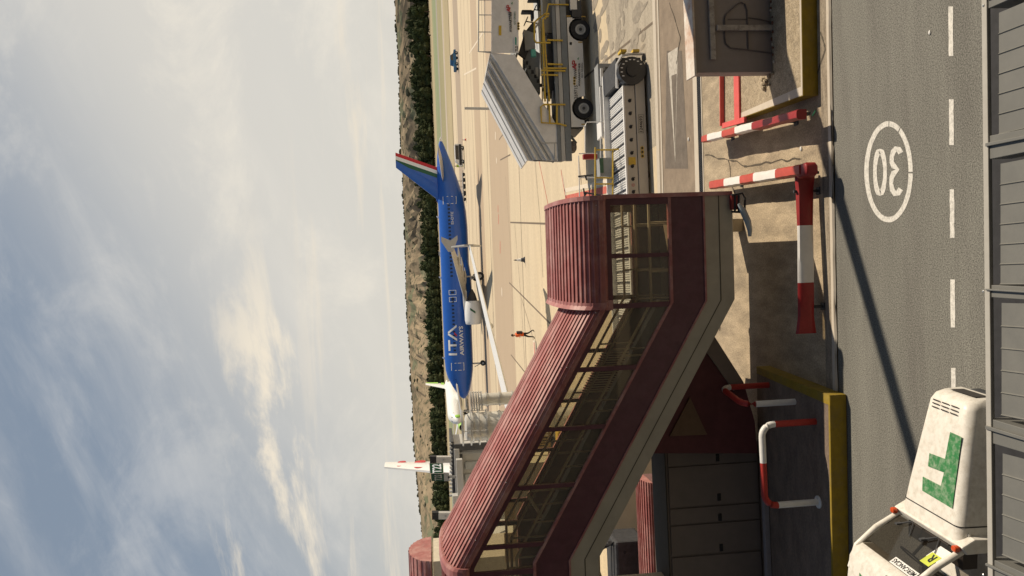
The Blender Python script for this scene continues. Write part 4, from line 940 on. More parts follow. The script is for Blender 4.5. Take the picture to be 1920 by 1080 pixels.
def slant(b, dA, zA_, dB, zB_, w_, m, lift=.026, n_=5):
    for i in range(n_):
        t0, t1 = i/n_, (i+1)/n_; p = lambda t: (dA+(dB-dA)*t, zA_+(zB_-zA_)*t); a, c = p(t0), p(t1)
        b.quad([sd(a[0]-w_/2, a[1], 1, lift), sd(c[0]-w_/2, c[1], 1, lift), sd(c[0]+w_/2, c[1], 1, lift), sd(a[0]+w_/2, a[1], 1, lift)], m)
slant(b, 8.75, 4.05, 9.65, zB, .34, awhite); slant(b, 10.75, 4.05, 9.75, zB, .34, awhite)
slant(b, 9.35, 4.05, 9.75, 4.45, .30, ared, .028, 2)
b.build('company_mark', it)
b = MB()
for d_, y_ in ((5.8, 0), (17.5, 0), (26.3, 0)): b.prism([(-d_, -.02, 5.9), (-d_-.4, -.02, 5.9), (-d_-.45, -.02, 6.25), (-d_-.3, -.02, 6.25)], (0, .04, 0), awhite)
b.tube([(-27.3, .0, 5.8), (-27.3, 0, 5.85)], .05, awhite); b.build('blade_antenna', it)
b = MB(); b.tube([(-37.2, 0, 5.25), (-37.9, 0, 5.25), (-38.2, 0, 5.1)], .1, awhite); b.build('tail_pipe', it)
# second airliner, nose-in at the next stand: tail fin with red dots
vo, vf, _ = airliner('airliner', 'white airliner with big red dots on its tail fin, mostly hidden behind the walkway roof', (-14.0, 30.3, 0), R(-90), awhite, awhite, awhite, agrey, L=33.84, detail=False)
dm = M_('dot_red', (.50, .03, .03), .4, .05)
def dot(x, z, r_, sg=1):
    pts = []
    t = (z-5.5)/6.26; th = .20*(1-t)+.10*t
    b = MB(); b.disc((x, sg*(th+.03), z), (0, sg, .04), r_, .03, dm, 20); b.build('red_dot', vo)
for x, z, r_ in ((-31.5, 10.4, .34), (-30.3, 10.5, .26), (-31.0, 8.9, .46), (-29.4, 8.9, .46), (-30.7, 7.5, .38), (-28.9, 7.4, .36), (-30.0, 6.4, .36)): dot(x, z, r_)
# third airliner far behind: white with green tail and nose
go_, gf, _ = airliner('airliner', 'small far white airliner with green flashes on tail and nose, seen behind the blue nose', (-28.6, 163, 0), R(-100), awhite, awhite, awhite, lime, L=37.57, sc=.84, detail=False)
b = MB(); b.prism([(-34.0, .18, 8.0), (-35.2, .16, 8.0), (-35.8, .12, 11.7), (-34.6, .14, 11.7)], (0, .02, 0), lime); b.prism([(-31.6, .25, 6.2), (-34.2, .2, 6.2), (-34.6, .2, 7.0), (-32.8, .25, 7.2)], (0, .02, 0), lime); b.build('green_flash', go_)
b = MB(); b.ball((-1.55, 1.0, 3.4), (.9, .35, .8), lime, 12, 8); b.build('nose_flash', go_)
# ------------------------------------------------------------------ light mast (stands just out of the frame, its shadow crosses the road)
mast = thing('light_mast', 'tall grey light mast just right of the frame whose long shadow crosses the road', 'light mast', (9.1, 16.1, 0))
b = MB(); b.tube([(0, 0, 0), (0, 0, 21)], .17, grey, 12, radii=[.19, .14]); b.build('pole', mast, smooth=True)
b = MB(); b.box((0, 0, .1), (.6, .6, .2), grey); b.build('base_plate', mast)
b = MB(); b.box((0, 0, 21.1), (1.6, .3, .25), grey); b.build('lamp_head', mast)
# ------------------------------------------------------------------ covered stair truck
YT = 32.2
def T(x, y, Y=YT): return V(x, y, Y)
def P3(pts, Y=YT): return [V(x, y, Y) for x, y in pts]
st = thing('covered_stair_truck', 'grey covered passenger stairs on a white truck chassis with yellow guard rails', 'stair truck', (9.4, 33.3, 0))
pg = M_('pale_panel_paint', (.76, .75, .72), .4, .05, 3, dirt=(.40, .38, .34), dirt_amt=.4); cg = M_('canopy_grey', (.70, .72, .73), .4, .06, 3)
b = MB(); b.prism(P3([(921, 99), (965, 103), (1056, 255), (1060, 302), (1043, 300)]), (0, .06, 0), pg); b.prism(P3([(921, 99), (965, 103), (1056, 255), (1060, 302), (1043, 300)], YT+2.3), (0, .06, 0), pg); b.build('side_panel', st, w=True)
can = [(921, 99), (1043, 300), (1004, 303), (990, 301), (911, 150)]
b = MB(); b.prism(P3(can, YT+.12), (0, .04, 0), cg); b.prism(P3(can, YT+2.25), (0, .04, 0), cg); cn = b.build('canopy_side', st, w=True)
b = MB()
def lerp2(a, c, t): return (a[0]+(c[0]-a[0])*t, a[1]+(c[1]-a[1])*t)
for t, w_ in ((0.0, .07), (.2, .05), (.34, .10), (.52, .05), (.70, .09), (.86, .05), (1.0, .07)):
    a = lerp2((921, 99), (911, 150), t); c = lerp2((1043, 300), (990, 301), t); b.tube([T(*a, YT+.06), T(*c, YT+.06)], w_*.55, pg if t in (0, .34, .7, 1.0) else grey, 6)
b.build('canopy_rail', cn, w=True)
b = MB(); ra, rc = T(911, 150, YT+.1), T(990, 301, YT+.1); b.prism([ra, rc, rc+Vector((0, 2.2, 0)), ra+Vector((0, 2.2, 0))], (0, 0, .06), pg); ra2 = T(921, 99, YT+.1); b.prism([ra, ra2, ra2+Vector((0, 2.2, 0)), ra+Vector((0, 2.2, 0))], (0, 0, .05), lgrey); 
for k in range(2):
    o_ = Vector((0, .5+1.1*k, .06)); b.tube([ra+o_, rc+o_], .035, lgrey if k % 2 else grey, 5)
b.build('roof', st, w=True)
b = MB(); n_ = 15
for k in range(n_):
    t = k/n_; p = T(*lerp2((964, 108), (1056, 296), t), YT+.1); b.b2((p.x-.16, YT+.12, p.z-.05), (p.x+.16, YT+2.2, p.z+.02), grey)
b.build('steps', st, w=True)
b = MB(); b.prism(P3([(922, -70), (973, -70), (972, 99), (921, 99)], YT-.03), (0, .05, 0), pg); b.build('platform_side', st, w=True)
b = MB(); p0, p1 = T(968, -70, YT), T(968, 99, YT); b.b2((p1.x, YT+.02, p1.z-.1), (p0.x, YT+2.2, p1.z), grey); b.build('platform_floor', st, w=True)
b = MB()
for dy in (0, 1.1, 2.2):
    b.tube([T(898, -60, YT+dy), T(897, 97, YT+dy), T(921, 99, YT+dy)], .03, lgrey, 6)
for y in (0, 28, 60, 97):
    b.tube([T(898, y), T(921, y)], .022, lgrey, 6); b.tube([T(898, y, YT+2.2), T(921, y, YT+2.2)], .022, lgrey, 6)
b.tube([T(909, -60), T(909, 97)], .018, lgrey, 6); b.build('platform_rail', st, w=True)
b = MB(); b.prism(P3([(935, 48), (940, 48), (940, 66), (935, 66)], YT-.05), (0, .03, 0), yellow); b.build('handle_strip', st, w=True)
b = MB()
for x_, y_ in ((1044, 303), (1060, 303)): b.tube([T(1000, 301), T(x_-8, 303), T(x_, 300)], .03, lgrey, 6)
b.tube([T(1015, 268), T(1062, 268), T(1062, 302)], .035, lgrey, 6); b.tube([T(1040, 268), T(1040, 302)], .025, lgrey, 6); b.build('lower_handrail', st, w=True)
# chassis frame
bg = M_('blue_grey_steel', (.19, .21, .225), .5, .1, 6)
b = MB()
for x0, x1, m_ in ((1040, 1046, bg), (1047, 1054, lgrey), (1055, 1066, bg)):
    za, zb_ = T(x1, 150).z, T(x0, 150).z; b.b2((T(1050, 302).x, YT-.05, za), (T(1050, -60).x, YT+.08+(.04 if m_ is bg else 0), zb_), m_)
b.build('frame_rail', st, w=True)
b = MB(); b.b2((T(1065, 240).x, YT+.2, .45), (14, YT+2.1, 1.5), dark); b.build('chassis', st, w=True)
wc = [T(1088, 55), T(1095, 203)]; wr = .43
for c in wc: c.z = wr
def arch(c, n_=9): return [Vector((c.x-math.cos(math.pi*i/n_)*(wr+.1), YT-.02, c.z+math.sin(math.pi*i/n_)*(wr+.1))) for i in range(n_+1)]
xl_, xr_ = T(1080, 238).x, T(1080, 33).x; zt3, zb3 = 1.02, .40
outline = [Vector((xl_, YT-.02, zt3)), Vector((xl_, YT-.02, zb3))]+arch(wc[1])+[Vector((wc[1].x+wr+.1, YT-.02, .36)), Vector((wc[0].x-wr-.1, YT-.02, .36))]+arch(wc[0])+[Vector((xr_, YT-.02, zb3)), Vector((xr_, YT-.02, .82)), Vector((xr_-.2, YT-.02, zt3))]
b = MB(); top = zt3
# split in strips so that the concave outline stays clean
def fillarch(b, pts, zt, m):
    for i in range(len(pts)-1):
        a, c = pts[i], pts[i+1]
        if abs(a.x-c.x) < 1e-4: continue
        b.prism([a, c, Vector((c.x, a.y, zt)), Vector((a.x, a.y, zt))], (0, .05, 0), m)
fillarch(b, outline[1:-2], zt3, white); b.build('side_skirt', st, w=True)
b = MB(); b.b2((xr_-.05, YT-.02, .35), (xr_+.75, YT+.4, .78), dark); b.b2((T(1, 20).x+.0, YT-.04, .55), (T(1, 0).x, YT+.1, .85), white); b.build('bumper', st, w=True)
for c in wc:
    for yy in (YT+.14, YT+2.0):
        b = MB(); b.disc((c.x, yy, wr), (0, 1, 0), wr, .26, black, 28); wq = b.build('wheel', st, smooth=True, w=True)
        b = MB(); b.disc((c.x, yy-.135, wr), (0, 1, 0), wr*.56, .02, grey, 20); b.ringband((c.x, yy-.14, wr), (0, 1, 0), wr*.40, .04, .04, lgrey, 20); b.disc((c.x, yy-.15, wr), (0, 1, 0), wr*.16, .05, dark, 12); b.build('rim', wq, smooth=True, w=True)
b = MB(); b.prism(P3([(1062, 240), (1085, 243), (1105, 228), (1103, 222), (1080, 236), (1066, 234)], YT+.3), (0, .1, 0), dark); b.tube([T(1063, 262, YT+.3), T(1075, 280, YT+.3), T(1080, 268, YT+.3), T(1066, 250, YT+.3)], .06, bg, 6); b.ball(T(1073, 276, YT+.3), (.28, .3, .2), M_('brown_grey_box', (.16, .14, .13), .6), 8, 6); b.build('drawbar', st, w=True)
b = MB(); b.prism(P3([(984, 100), (1000, 92), (1012, 100), (1013, 175), (1000, 165), (984, 120)], YT+.8), (0, .8, 0), bg); b.prism(P3([(972, 100), (984, 60), (1000, 40), (1005, 60), (985, 110)], YT+.7), (0, .2, 0), dark)
for k in range(9): b.box(T(988+k*5.2, 118+k*8.4, YT+.5), (.13, .1, .10), black)
b.build('lifting_frame', st, w=True)
b = MB(); b.prism(P3([(982, 55), (985, 95), (1004, 90), (1002, 62)], YT+.6), (0, .5, 0), grey); b.box(T(1000, 100, YT), (.3, .2, .2), M_('teal_cap', (.10, .35, .28), .5)); b.build('hydraulic_unit', st, w=True)
b = MB(); b.b2((T(1000, 165).x, YT+.3, 1.3), (T(1000, 60).x, YT+1.9, 1.9), dark); b.build('engine_box', st, w=True)
# yellow guard rails
def rails(Y, sets, r=.04, nm='guard_rail', par=st, m=yellow):
    b = MB()
    for s_ in sets: b.tube([V(x, y, Y) for x, y in s_], r, m, 8)
    b.build(nm, par, smooth=True, w=True)
rails(YT-.1, [[(1005, 80), (1002, 74), (1002, 42), (1008, 36), (1022, 26), (1030, 26)], [(1005, 80), (1032, 80)], [(1018, 40), (1030, 190)], [(1028, 30), (1018, 36), (1018, 82)], [(1018, 80), (1022, 190)],
     [(1062, 236), (1048, 232), (1015, 230), (1014, 200), (1020, 196), (1060, 196)], [(1030, 196), (1031, 231)], [(1044, 196), (1044, 231)], [(1018, 128), (1062, 128)], [(1015, 132), (1060, 133)], [(1015, 140), (1046, 141)], [(1022, 36), (1028, 8), (1066, 9)], [(1027, 120), (1055, 121)], [(1026, 75), (1055, 76)]])
rails(YT+1.0, [[(1032, 0), (1036, 200)], [(1042, 0), (1046, 200)], [(1014, 10), (1017, 196)], [(1024, 5), (1027, 196)], [(1014, 100), (1050, 101)], [(1015, 160), (1052, 161)], [(1032, 60), (1052, 60)], [(1040, 130), (1058, 130)], [(1048, 0), (1050, 90)]], .026)
b = MB(); 
for x_, w_ in ((1026, .04), (1036, .05), (1050, .03)): b.tube([T(x_, -40, YT+.5), T(x_+1, 215, YT+.5)], w_, lgrey, 6)
b.b2((T(1, 60).x, YT+.4, 1.45), (T(1, -40).x, YT+.9, 2.0), M_('buff_tank', (.34, .30, .22), .5)); b.build('pipework', st, w=True)
# lettering
def logo(b, x0, x1, ya, yb, Y, sub=True):
    """company lettering: box in photo pixels, x0 top, x1 base line, ya left end, yb right end (true left is larger y)"""
    O = V(x1, ya, Y); A = V(x1, yb, Y); B = V(x0, ya, Y); txt(b, 'AVIAPARTNER', O, A, B, txtd, .02)
b = MB(); Yd = YT-.05
logo(b, 955, 960, 60, 22, Yd-.01); txt(b, 'GO GREEN', V(967, 46, Yd-.01), V(967, 22, Yd-.01), V(963.5, 46, Yd-.01), agreen, .01)
def apmark(b, x0, x1, ya, yb, Y, hatch):
    # red AP monogram made of strokes, green leaf, black speed dashes
    w_ = (x1-x0)
    def S(p, q, m=ared, r=.022): b.tube([V(*p, Y), V(*q, Y)], r*w_/9, m, 4)
    L = ya; Rr = yb; mid = (ya+yb)/2
    S((x1, L), (x0, L+(Rr-L)*.32)); S((x0, L+(Rr-L)*.32), (x1, L+(Rr-L)*.5)); S((x1-w_*.35, L+(Rr-L)*.12), (x1-w_*.35, L+(Rr-L)*.6))
    S((x1, L+(Rr-L)*.62), (x0, L+(Rr-L)*.62)); S((x0, L+(Rr-L)*.62), (x0+w_*.1, Rr)); S((x0+w_*.1, Rr), (x0+w_*.5, Rr)); S((x0+w_*.5, Rr), (x0+w_*.55, L+(Rr-L)*.62))
    for k in range(hatch): y_ = ya+2+k*3.6; b.quad([V(x1, y_, Y), V(x1, y_+1.5, Y), V(x0+w_*.35+k*.4, y_-.8, Y), V(x0+w_*.35+k*.4, y_-2.2, Y)], txtd)
    b.quad([V(x1+1.5, yb-4, Y), V(x1+3.5, yb-1, Y), V(x1+4.5, yb-7, Y)], M_('leaf_green', (.05, .25, .10), .5))
apmark(b, 950, 957, 22, 10, Yd-.012, 5); b.build('lettering', st, w=True)
b = MB(); Yd2 = YT-.045
O = V(1088, 162, Yd2); txt(b, 'AVIAPARTNER', O, V(1088, 118, Yd2), V(1084.5, 162, Yd2), txtd, .02); txt(b, 'GO GREEN', V(1093, 146, Yd2), V(1093, 118, Yd2), V(1090, 146, Yd2), txtd, .0)
apmark(b, 1073, 1081, 130, 114, Yd2, 5); txt(b, '1269715', V(1083, 188, Yd2), V(1083, 160, Yd2), V(1076.5, 188, Yd2), txtd, .0); b.build('lettering', st, w=True)
b = MB(); 
for y_ in (146, 151.5, 157): b = MB(); b.disc(V(1077, y_, YT-.03), (0, 1, 0), .058, .012, yellow, 14); b.disc(V(1077, y_, YT-.04), (0, 1, 0), .036, .012, txtd, 12); b.build('warning_roundel', st, w=True)
for y_ in (44, 49, 54): b = MB(); b.disc(V(972, y_, YT-.04), (0, 1, 0), .058, .012, yellow, 14); b.disc(V(972, y_, YT-.05), (0, 1, 0), .036, .012, txtd, 12); b.build('warning_roundel', st, w=True)
b = MB(); b.prism(P3([(964, 68), (964, 99), (972.5, 99), (972.5, 68)], YT-.06), (0, .02, 0), bwhite); txt(b, 'TLD', V(971, 97, YT-.065), V(971, 86, YT-.065), V(966, 97, YT-.065), txtd, .03); b.prism(P3([(966, 69), (966, 84), (968.5, 84), (968.5, 71)], YT-.07), (0, .005, 0), M_('teal_green', (.03, .28, .20), .5)); b.build('maker_plate', st, w=True)
b = MB(); b.prism(P3([(1068, 79), (1068, 84), (1072.5, 84), (1072.5, 79)], YT-.03), (0, .01, 0), txtd)
for x_, y_ in ((1084, 78), (1090, 30), (1090, 232), (1062, 29)): b.prism(P3([(x_, y_), (x_, y_+2.0), (x_+8, y_+2.0), (x_+8, y_)], YT-.03), (0, .01, 0), M_('amber_reflector', (.45, .28, .05), .4))
b.build('reflectors', st, w=True)
b = MB(); b.prism(P3([(1004, 126), (1004, 143), (1009, 143), (1009, 126)], YT+.75), (0, .02, 0), lgrey); b.build('number_plate', st, w=True)
# cones carried on the truck and standing on the apron
coneM = M_('cone_orange', (.62, .09, .04), .5)
def cone(p, h, r, label, m1=coneM, base_m=coneM, group=None):
    o = thing('traffic_cone', label, 'traffic cone', p, 0, group)
    b = MB(); b.box((0, 0, h*.03), (r*2.4, r*2.4, h*.06), base_m); b.build('base', o)
    b = MB(); b.tube([(0, 0, h*.06), (0, 0, h*.35)], r, m1, 14, radii=[r, r*.72]); b.tube([(0, 0, h*.75), (0, 0, h)], r, m1, 14, radii=[r*.34, r*.12]); b.build('cone_body', o, smooth=True)
    b = MB(); b.tube([(0, 0, h*.35), (0, 0, h*.75)], r, bwhite, 14, radii=[r*.72, r*.34]); b.build('reflective_band', o, smooth=True)
    return o
cone(T(1050, 104, YT+.4)+Vector((0, 0, 0)), .66, .17, 'red and white cone carried on the deck of the stair truck behind the yellow rails')
cone(G(984, 487), .88, .19, 'lone dark based cone with white band standing on the open apron', M_('cone_dark', (.07, .075, .09), .6), M_('cone_dark', (.07, .075, .09)))
cone(G(874, 262), .75, .2, 'tiny orange cone far off beside the white and black van'); cone(G(946, 2), .8, .2, 'orange cone on the apron seen past the stair platform, at the right photo edge')
# ------------------------------------------------------------------ roller transporter
YR = 24.15
ld = thing('cargo_transporter', 'long low cargo transporter with white roller deck and number 1244693 on its beige skirt', 'cargo transporter', (5, 25, 0))
bs_ = M_('beige_machine_paint', (.50, .46, .39), .45, .05, 4, dirt=(.33, .29, .23), dirt_amt=.4)
xa, xb = V(1190, 640, YR).x, V(1190, 160, YR).x
b = MB(); b.b2((xa, YR, .44), (xb, YR+.08, .80), bs_); b.b2((xa, YR+2.05, .5), (xb+.9, YR+2.15, 1.0), bwhite); b.build('side_beam', ld, w=True, bevel=.01)
b = MB(); b.b2((xa, YR-.03, .10), (V(1190, 108, YR).x-.6, YR+.06, .42), bs_); b.build('skirt', ld, w=True, bevel=.01)
b = MB(); b.b2((xa, YR+.1, .45), (xb+.1, YR+2.03, .66), grey); x_ = xa+.03; i = 0
deck = b.build('deck', ld, w=True)
b = MB(); rol = M_('roller_white', (.74, .74, .72), .4, .04)
while x_ < xb:
    if i % 5 == 4: b.b2((x_, YR+.12, .70), (x_+.07, YR+2.0, .73), M_('deck_gap', (.16, .16, .17), .6))
    else: b.tube([(x_+.035, YR+.12, .765), (x_+.035, YR+2.0, .765)], .032, rol, 7)
    x_ += .078; i += 1
b.build('rollers', ld, smooth=True, w=True, kind='stuff')
b = MB(); b.b2((xa, YR-.02, .785), (xb, YR+.10, .84), bwhite); b.build('deck_edge', ld, w=True, bevel=.008)
for y_ in (189, 213, 238, 262.5, 287, 312, 336, 360):
    b = MB(); p = V(1184+ (y_-189)*.02, y_, YR); b.disc((p.x, YR-.004, .62), (0, 1, 0), .058, .012, black, 12); b.box((p.x+.05, YR-.012, .60), (.03, .02, .09), dark); b.build('roller_port', ld, w=True)
b = MB(); Yd = YR-.036
txt(b, '1244693', V(1205, 247, Yd), V(1204.6, 218, Yd), V(1199, 247, Yd), txtd, .01)
for a, c in (((1207, 249), (1207, 215)), ((1197, 249), (1197, 215)), ((1197, 249), (1207, 249)), ((1197, 215), (1207, 215))): b.tube([V(*a, Yd), V(*c, Yd)], .004, txtd, 4)
b.build('lettering', ld, w=True)
b = MB()
for y_ in (278, 285.5, 293): b = MB(); b.disc((V(1202, y_, YR).x, YR-.035, .27), (0, 1, 0), .062, .012, yellow, 14); b.disc((V(1202, y_, YR).x, YR-.043, .27), (0, 1, 0), .038, .012, txtd, 12); b.build('warning_roundel', ld, w=True)
b = MB()
p = V(1187, 302, YR); b.b2((p.x-.13, YR-.01, .5), (p.x+.13, YR, .74), yellow); b.build('warning_panel', ld, w=True); b = MB(); p = V(1188, 347, YR); b.ringband((p.x, YR-.008, .62), (0, 1, 0), .035, .01, .012, ared, 14)
b.build('prohibition_mark', ld, w=True)
b = MB(); hx = V(1187, 134, YR).x
b.disc((hx, YR+.05, .52), (0, 1, 0), .46, .35, M_('black_buffer', (.018, .019, .022), .38, spec=.6), 28); b.disc((hx, YR-.15, .52), (0, 1, 0), .20, .06, M_('black_buffer', (.018, .019, .022)), 20); b.build('black_buffer_disc', ld, smooth=True, w=True)
b = MB()
for k in range(9): a = R(60+k*22); b.box((hx-.36*math.cos(a)*1.0, YR-.13, .52+.36*math.sin(a)), (.03, .012, .07), bwhite, ry=a*0)
b.build('buffer_marks', ld, w=True)
b = MB(); b.prism([V(x, y, YR+.3) for x, y in ((1158, 118), (1166, 103), (1178, 99), (1212, 99), (1212, 165), (1205, 165), (1205, 104), (1180, 104), (1168, 108), (1162, 122), (1162, 165), (1158, 165))], (0, .1, 0), bs_) if False else None
fr1 = [V(x, y, YR+.25) for x, y in ((1157, 165), (1157, 120), (1166, 104), (1180, 101), (1206, 101))]
b.tube(fr1, .05, bwhite, 6); b.b2((hx-.3, YR+.3, .1), (hx+.55, YR+2.1, .95), dark)
b.build('nose_frame', ld, w=True)
b = MB(); 
for y_ in (103,): b.b2((V(1, y_, YR).x-.02, YR+.1, .62), (V(1, y_-4, YR).x, YR+.5, .82), yellow); b.b2((V(1, y_, YR).x-.02, YR+.1, .18), (V(1, y_-4, YR).x, YR+.5, .40), yellow)
b.build('nose_lamp', ld, w=True)
b = MB(); b.prism([V(x, y, YR+.1) for x, y in ((1176, 167), (1186, 167), (1186, 180), (1176, 178))], (0, .05, 0), red); b.build('red_hook', ld, w=True)
for x_ in (xa+.6, xa+1.3, xb-.7, xb-1.4, 2.2, 3.6):
    b = MB(); b.disc((x_, YR+.25, .2), (0, 1, 0), .2, .2, black, 16); b.build('wheel', ld, smooth=True, w=True)
YC = YR+2.7
b = MB(); q0, q1 = V(1126, 254, YC), V(1152, 130, YC); b.b2((q0.x, YC, q1.z-.5), (q1.x, YC+.6, q0.z-.12), bwhite); cbx = b.build('cab', ld, w=True, bevel=.04)
b = MB(); b.b2((q0.x-.06, YC-.08, q0.z-.12), (V(1, 178, YC).x, YC+.65, q0.z-.02), bwhite); b.b2((V(1, 176, YC).x, YC-.08, q0.z-.18), (q1.x+.03, YC+.65, q0.z-.08), bwhite); b.build('cab_roof', cbx, w=True, bevel=.02)
for y0, y1 in ((244, 226), (222, 178), (166, 137)):
    b = MB(); s_, e_ = V(1, y0, YC), V(1, y1, YC); b.b2((s_.x, YC-.012, V(1152, 200, YC).z), (e_.x, YC, V(1138, 200, YC).z), cabglass); b.build('cab_window', cbx, w=True)
b = MB(); b.b2((V(1, 246, YC).x, YC, .3), (V(1, 130, YC).x, YC+.6, 1.0), grey); b.build('cab_base', ld, w=True)
# rails and controls behind the deck
rails(YR+1.0, [[(1116, 276), (1116, 372)], [(1149, 282), (1149, 380)], [(1116, 281), (1149, 281)], [(1149, 280), (1190, 280)], [(1117, 345), (1149, 345)], [(1118, 333), (1149, 334)]], .028, 'yellow_rail', ld)
rails(YR+2.3, [[(1150, 228), (1100, 229), (1097, 236), (1097, 285)], [(1085, 292), (1087, 380)], [(1085, 288), (1120, 288)], [(1126, 256), (1126, 330)], [(1087, 333), (1150, 333)], [(1140, 300), (1138, 380)]], .02, 'white_rail', ld, bwhite)
b = MB(); c0_ = V(1124, 296, YR+1.6); c1_ = V(1147, 330, YR+1.6); b.b2((c1_.x, YR+1.6, c1_.z), (c0_.x, YR+2.1, c0_.z), grey); con = b.build('control_console', ld, w=True, bevel=.01)
b = MB(); e0, e1 = V(1124, 297, YR+1.59), V(1132, 324, YR+1.59); b.b2((e1.x, YR+1.575, e1.z), (e0.x, YR+1.59, e0.z), M_('green_screen', (.05, .12, .07), .3)); b.build('screen', con, w=True)
b = MB(); b.box(V(1106, 294, YR+1.6), (.18, .2, .5), M_('extinguisher_red', (.30, .02, .02), .4)); b.build('extinguisher', ld, w=True, bevel=.03)
b = MB()
for a, c in (((1084, 331), (1112, 328)), ((1098, 331), (1100, 338)), ((1094, 353), (1097, 371)), ((1093, 372), (1101, 360)), ((1096, 361), (1150, 370))): b.tube([V(*a, YR+1.5), V(*c, YR+1.5)], .03, dark, 6)
b.build('steering_lever', ld, w=True)
rk = thing('tan_equipment_rack', 'tan framed rack with a yellow bundle, glimpsed through the glazing of the sloping walkway', 'rack', G(1110, 850))
def W_(x, y, Y=24): return V(x, y, Y)
tn = M_('tan_frame', (.50, .38, .20), .6)
b = MB()
for a, c in (((1000, 800), (1000, 880)), ((1030, 800), (1030, 880)), ((1065, 780), (1065, 900)), ((990, 805), (1110, 800)), ((990, 845), (1110, 842)), ((990, 880), (1110, 878))): b.tube([W_(*a), W_(*c)], .05, tn, 6)
for k in range(8): b.tube([W_(1000, 804+k*5), W_(1030, 803+k*5)], .025, tn, 5)
b.build('frame', rk, w=True)
b = MB(); p = W_(1052, 825, 24.3); b.rbox(p, (.7, .5, .3), .1, yellow); b.build('yellow_bundle', rk, w=True)
b = MB(); b.b2((W_(1, 900).x, 24.6, .5), (W_(1, 860).x, 25.4, 2.6), M_('sand_panel', (.55, .46, .30), .6)); b.build('panel', rk, w=True)
gt = thing('cream_container', 'cream walled container seen through the upper panes of the sloping walkway', 'container', G(1050, 985))
b = MB(); b.b2((V(1, 1120, 23).x, 23, .3), (V(1, 935, 23).x, 25, 5.2), M_('cream_panel', (.60, .54, .38), .6, .08, 2)); b.build('wall', gt, w=True)
for y0, y1, x0, x1 in ((940, 985, 945, 965), (940, 985, 972, 990), (1000, 1050, 945, 1000)):
    b = MB(); s_, e_ = V(x1, y1, 22.98), V(x0, y0, 22.98); b.b2((s_.x, 22.97, s_.z), (e_.x, 23.0, e_.z), tn); b.build('panel', gt, w=True)
# ------------------------------------------------------------------ belt loader with seats, at the right edge
bl = thing('belt_loader', 'white boomed belt loader with black seats and steering wheels behind the stair truck', 'belt loader', (13, 37, 0))
YB2 = 36.0
b = MB(); b.tube([V(1046, -30, YB2), V(1012, 38, YB2), V(984, 78, YB2)], .09, white, 6); b.tube([V(1046, -30, YB2+.8), V(984, 78, YB2+.8)], .09, white, 6); b.build('boom', bl, w=True)
b = MB(); b.b2((10.5, 35.8, .4), (16, 37.4, 1.1), grey); b.build('chassis', bl, w=True)
for x_ in (11.5, 15):
    b = MB(); b.disc((x_, 35.9, .4), (0, 1, 0), .4, .25, black, 20); b.build('wheel', bl, w=True, smooth=True)
for (x_, y_) in ((986, 40), (1002, 18)):
    b = MB(); c_ = V(x_, y_, YB2-.3); b.ringband(c_, (.5, 0, 1), .20, .04, .04, black, 16); b.tube([c_, c_+Vector((-.1, 0, -.55))], .03, black, 6); b.build('steering_wheel', bl, smooth=True, w=True)
for (x_, y_) in ((998, 30), (1010, 8)):
    b = MB(); c_ = V(x_, y_, YB2-.3); b.box(c_, (.4, .45, .12), black); b.box(c_+Vector((.18, 0, .28)), (.1, .42, .5), black); b.build('seat', bl, w=True, bevel=.03)
b = MB(); b.b2((10.6, 35.9, 1.1), (14.5, 37.2, 1.7), lgrey); b.build('engine_cover', bl, w=True)
# ------------------------------------------------------------------ far service vehicles and people
def car(name, label, px, py, L, Wd, Hh, m, rz, van=False):
    o = thing(name, label, 'van' if van else 'pickup', G(px, py), rz)
    b = MB()
    if van: prof = [(-L/2, .35), (L/2, .35), (L/2, .9), (L/2-.35, 1.15), (L/2-.9, Hh*.95), (-L/2+.2, Hh), (-L/2, Hh*.9)]
    else: prof = [(-L/2, .4), (L/2, .4), (L/2, .85), (L/2-.9, 1.0), (L/2-1.5, Hh), (.0-.5, Hh), (-.75, 1.0), (-L/2, 1.0)]
    b.prism([(x, -Wd/2, z) for x, z in prof], (0, Wd, 0), m); bd = b.build('body', o, bevel=.05)
    for sg in (1, -1):
        b = MB(); y = sg*(Wd/2+.012)
        if van: b.quad([(L/2-1.1, y, 1.05), (L/2-1.25, y, Hh*.9), (-L/2+.3, y, Hh*.9), (-L/2+.3, y, 1.05)], cabglass)
        else: b.quad([(L/2-1.15, y, 1.05), (L/2-1.6, y, Hh-.1), (-.45, y, Hh-.1), (-.6, y, 1.05)], cabglass)
        b.build('side_window', o)
        for x in (-L*.32, L*.31):
            b = MB(); b.disc((x, sg*(Wd/2-.08), .34), (0, 1, 0), .34, .22, black, 16); w_ = b.build('wheel', o, smooth=True)
            b = MB(); b.disc((x, sg*(Wd/2+.04), .34), (0, 1, 0), .17, .02, lgrey, 12); b.build('rim', w_)
    b = MB(); b.quad([(L/2-.38 if van else L/2-.95, -Wd*.42, 1.14 if van else 1.03), (L/2-.38 if van else L/2-.95, Wd*.42, 1.14 if van else 1.03), (L/2-.86 if van else L/2-1.48, Wd*.40, Hh*.92), (L/2-.86 if van else L/2-1.48, -Wd*.40, Hh*.92)], cabglass)
    b.build('windscreen', o).location = (.02, 0, .02); return o
car('pickup_truck', 'small blue and white pickup crossing the far apron, seen above the covered stairs', 859, 114, 4.3, 1.8, 1.65, M_('car_blue', (.03, .14, .28), .3), R(20))
vn = car('service_van', 'white van with black lower sides parked behind the blue tail', 870, 291, 4.2, 1.85, 1.85, white, R(178), True)
b = MB(); b.b2((-2.0, -.96, .5), (2.0, -.93, 1.0), txtd); b.b2((-2.0, .93, .5), (2.0, .96, 1.0), txtd); b.build('side_cladding', vn)
cart0 = None
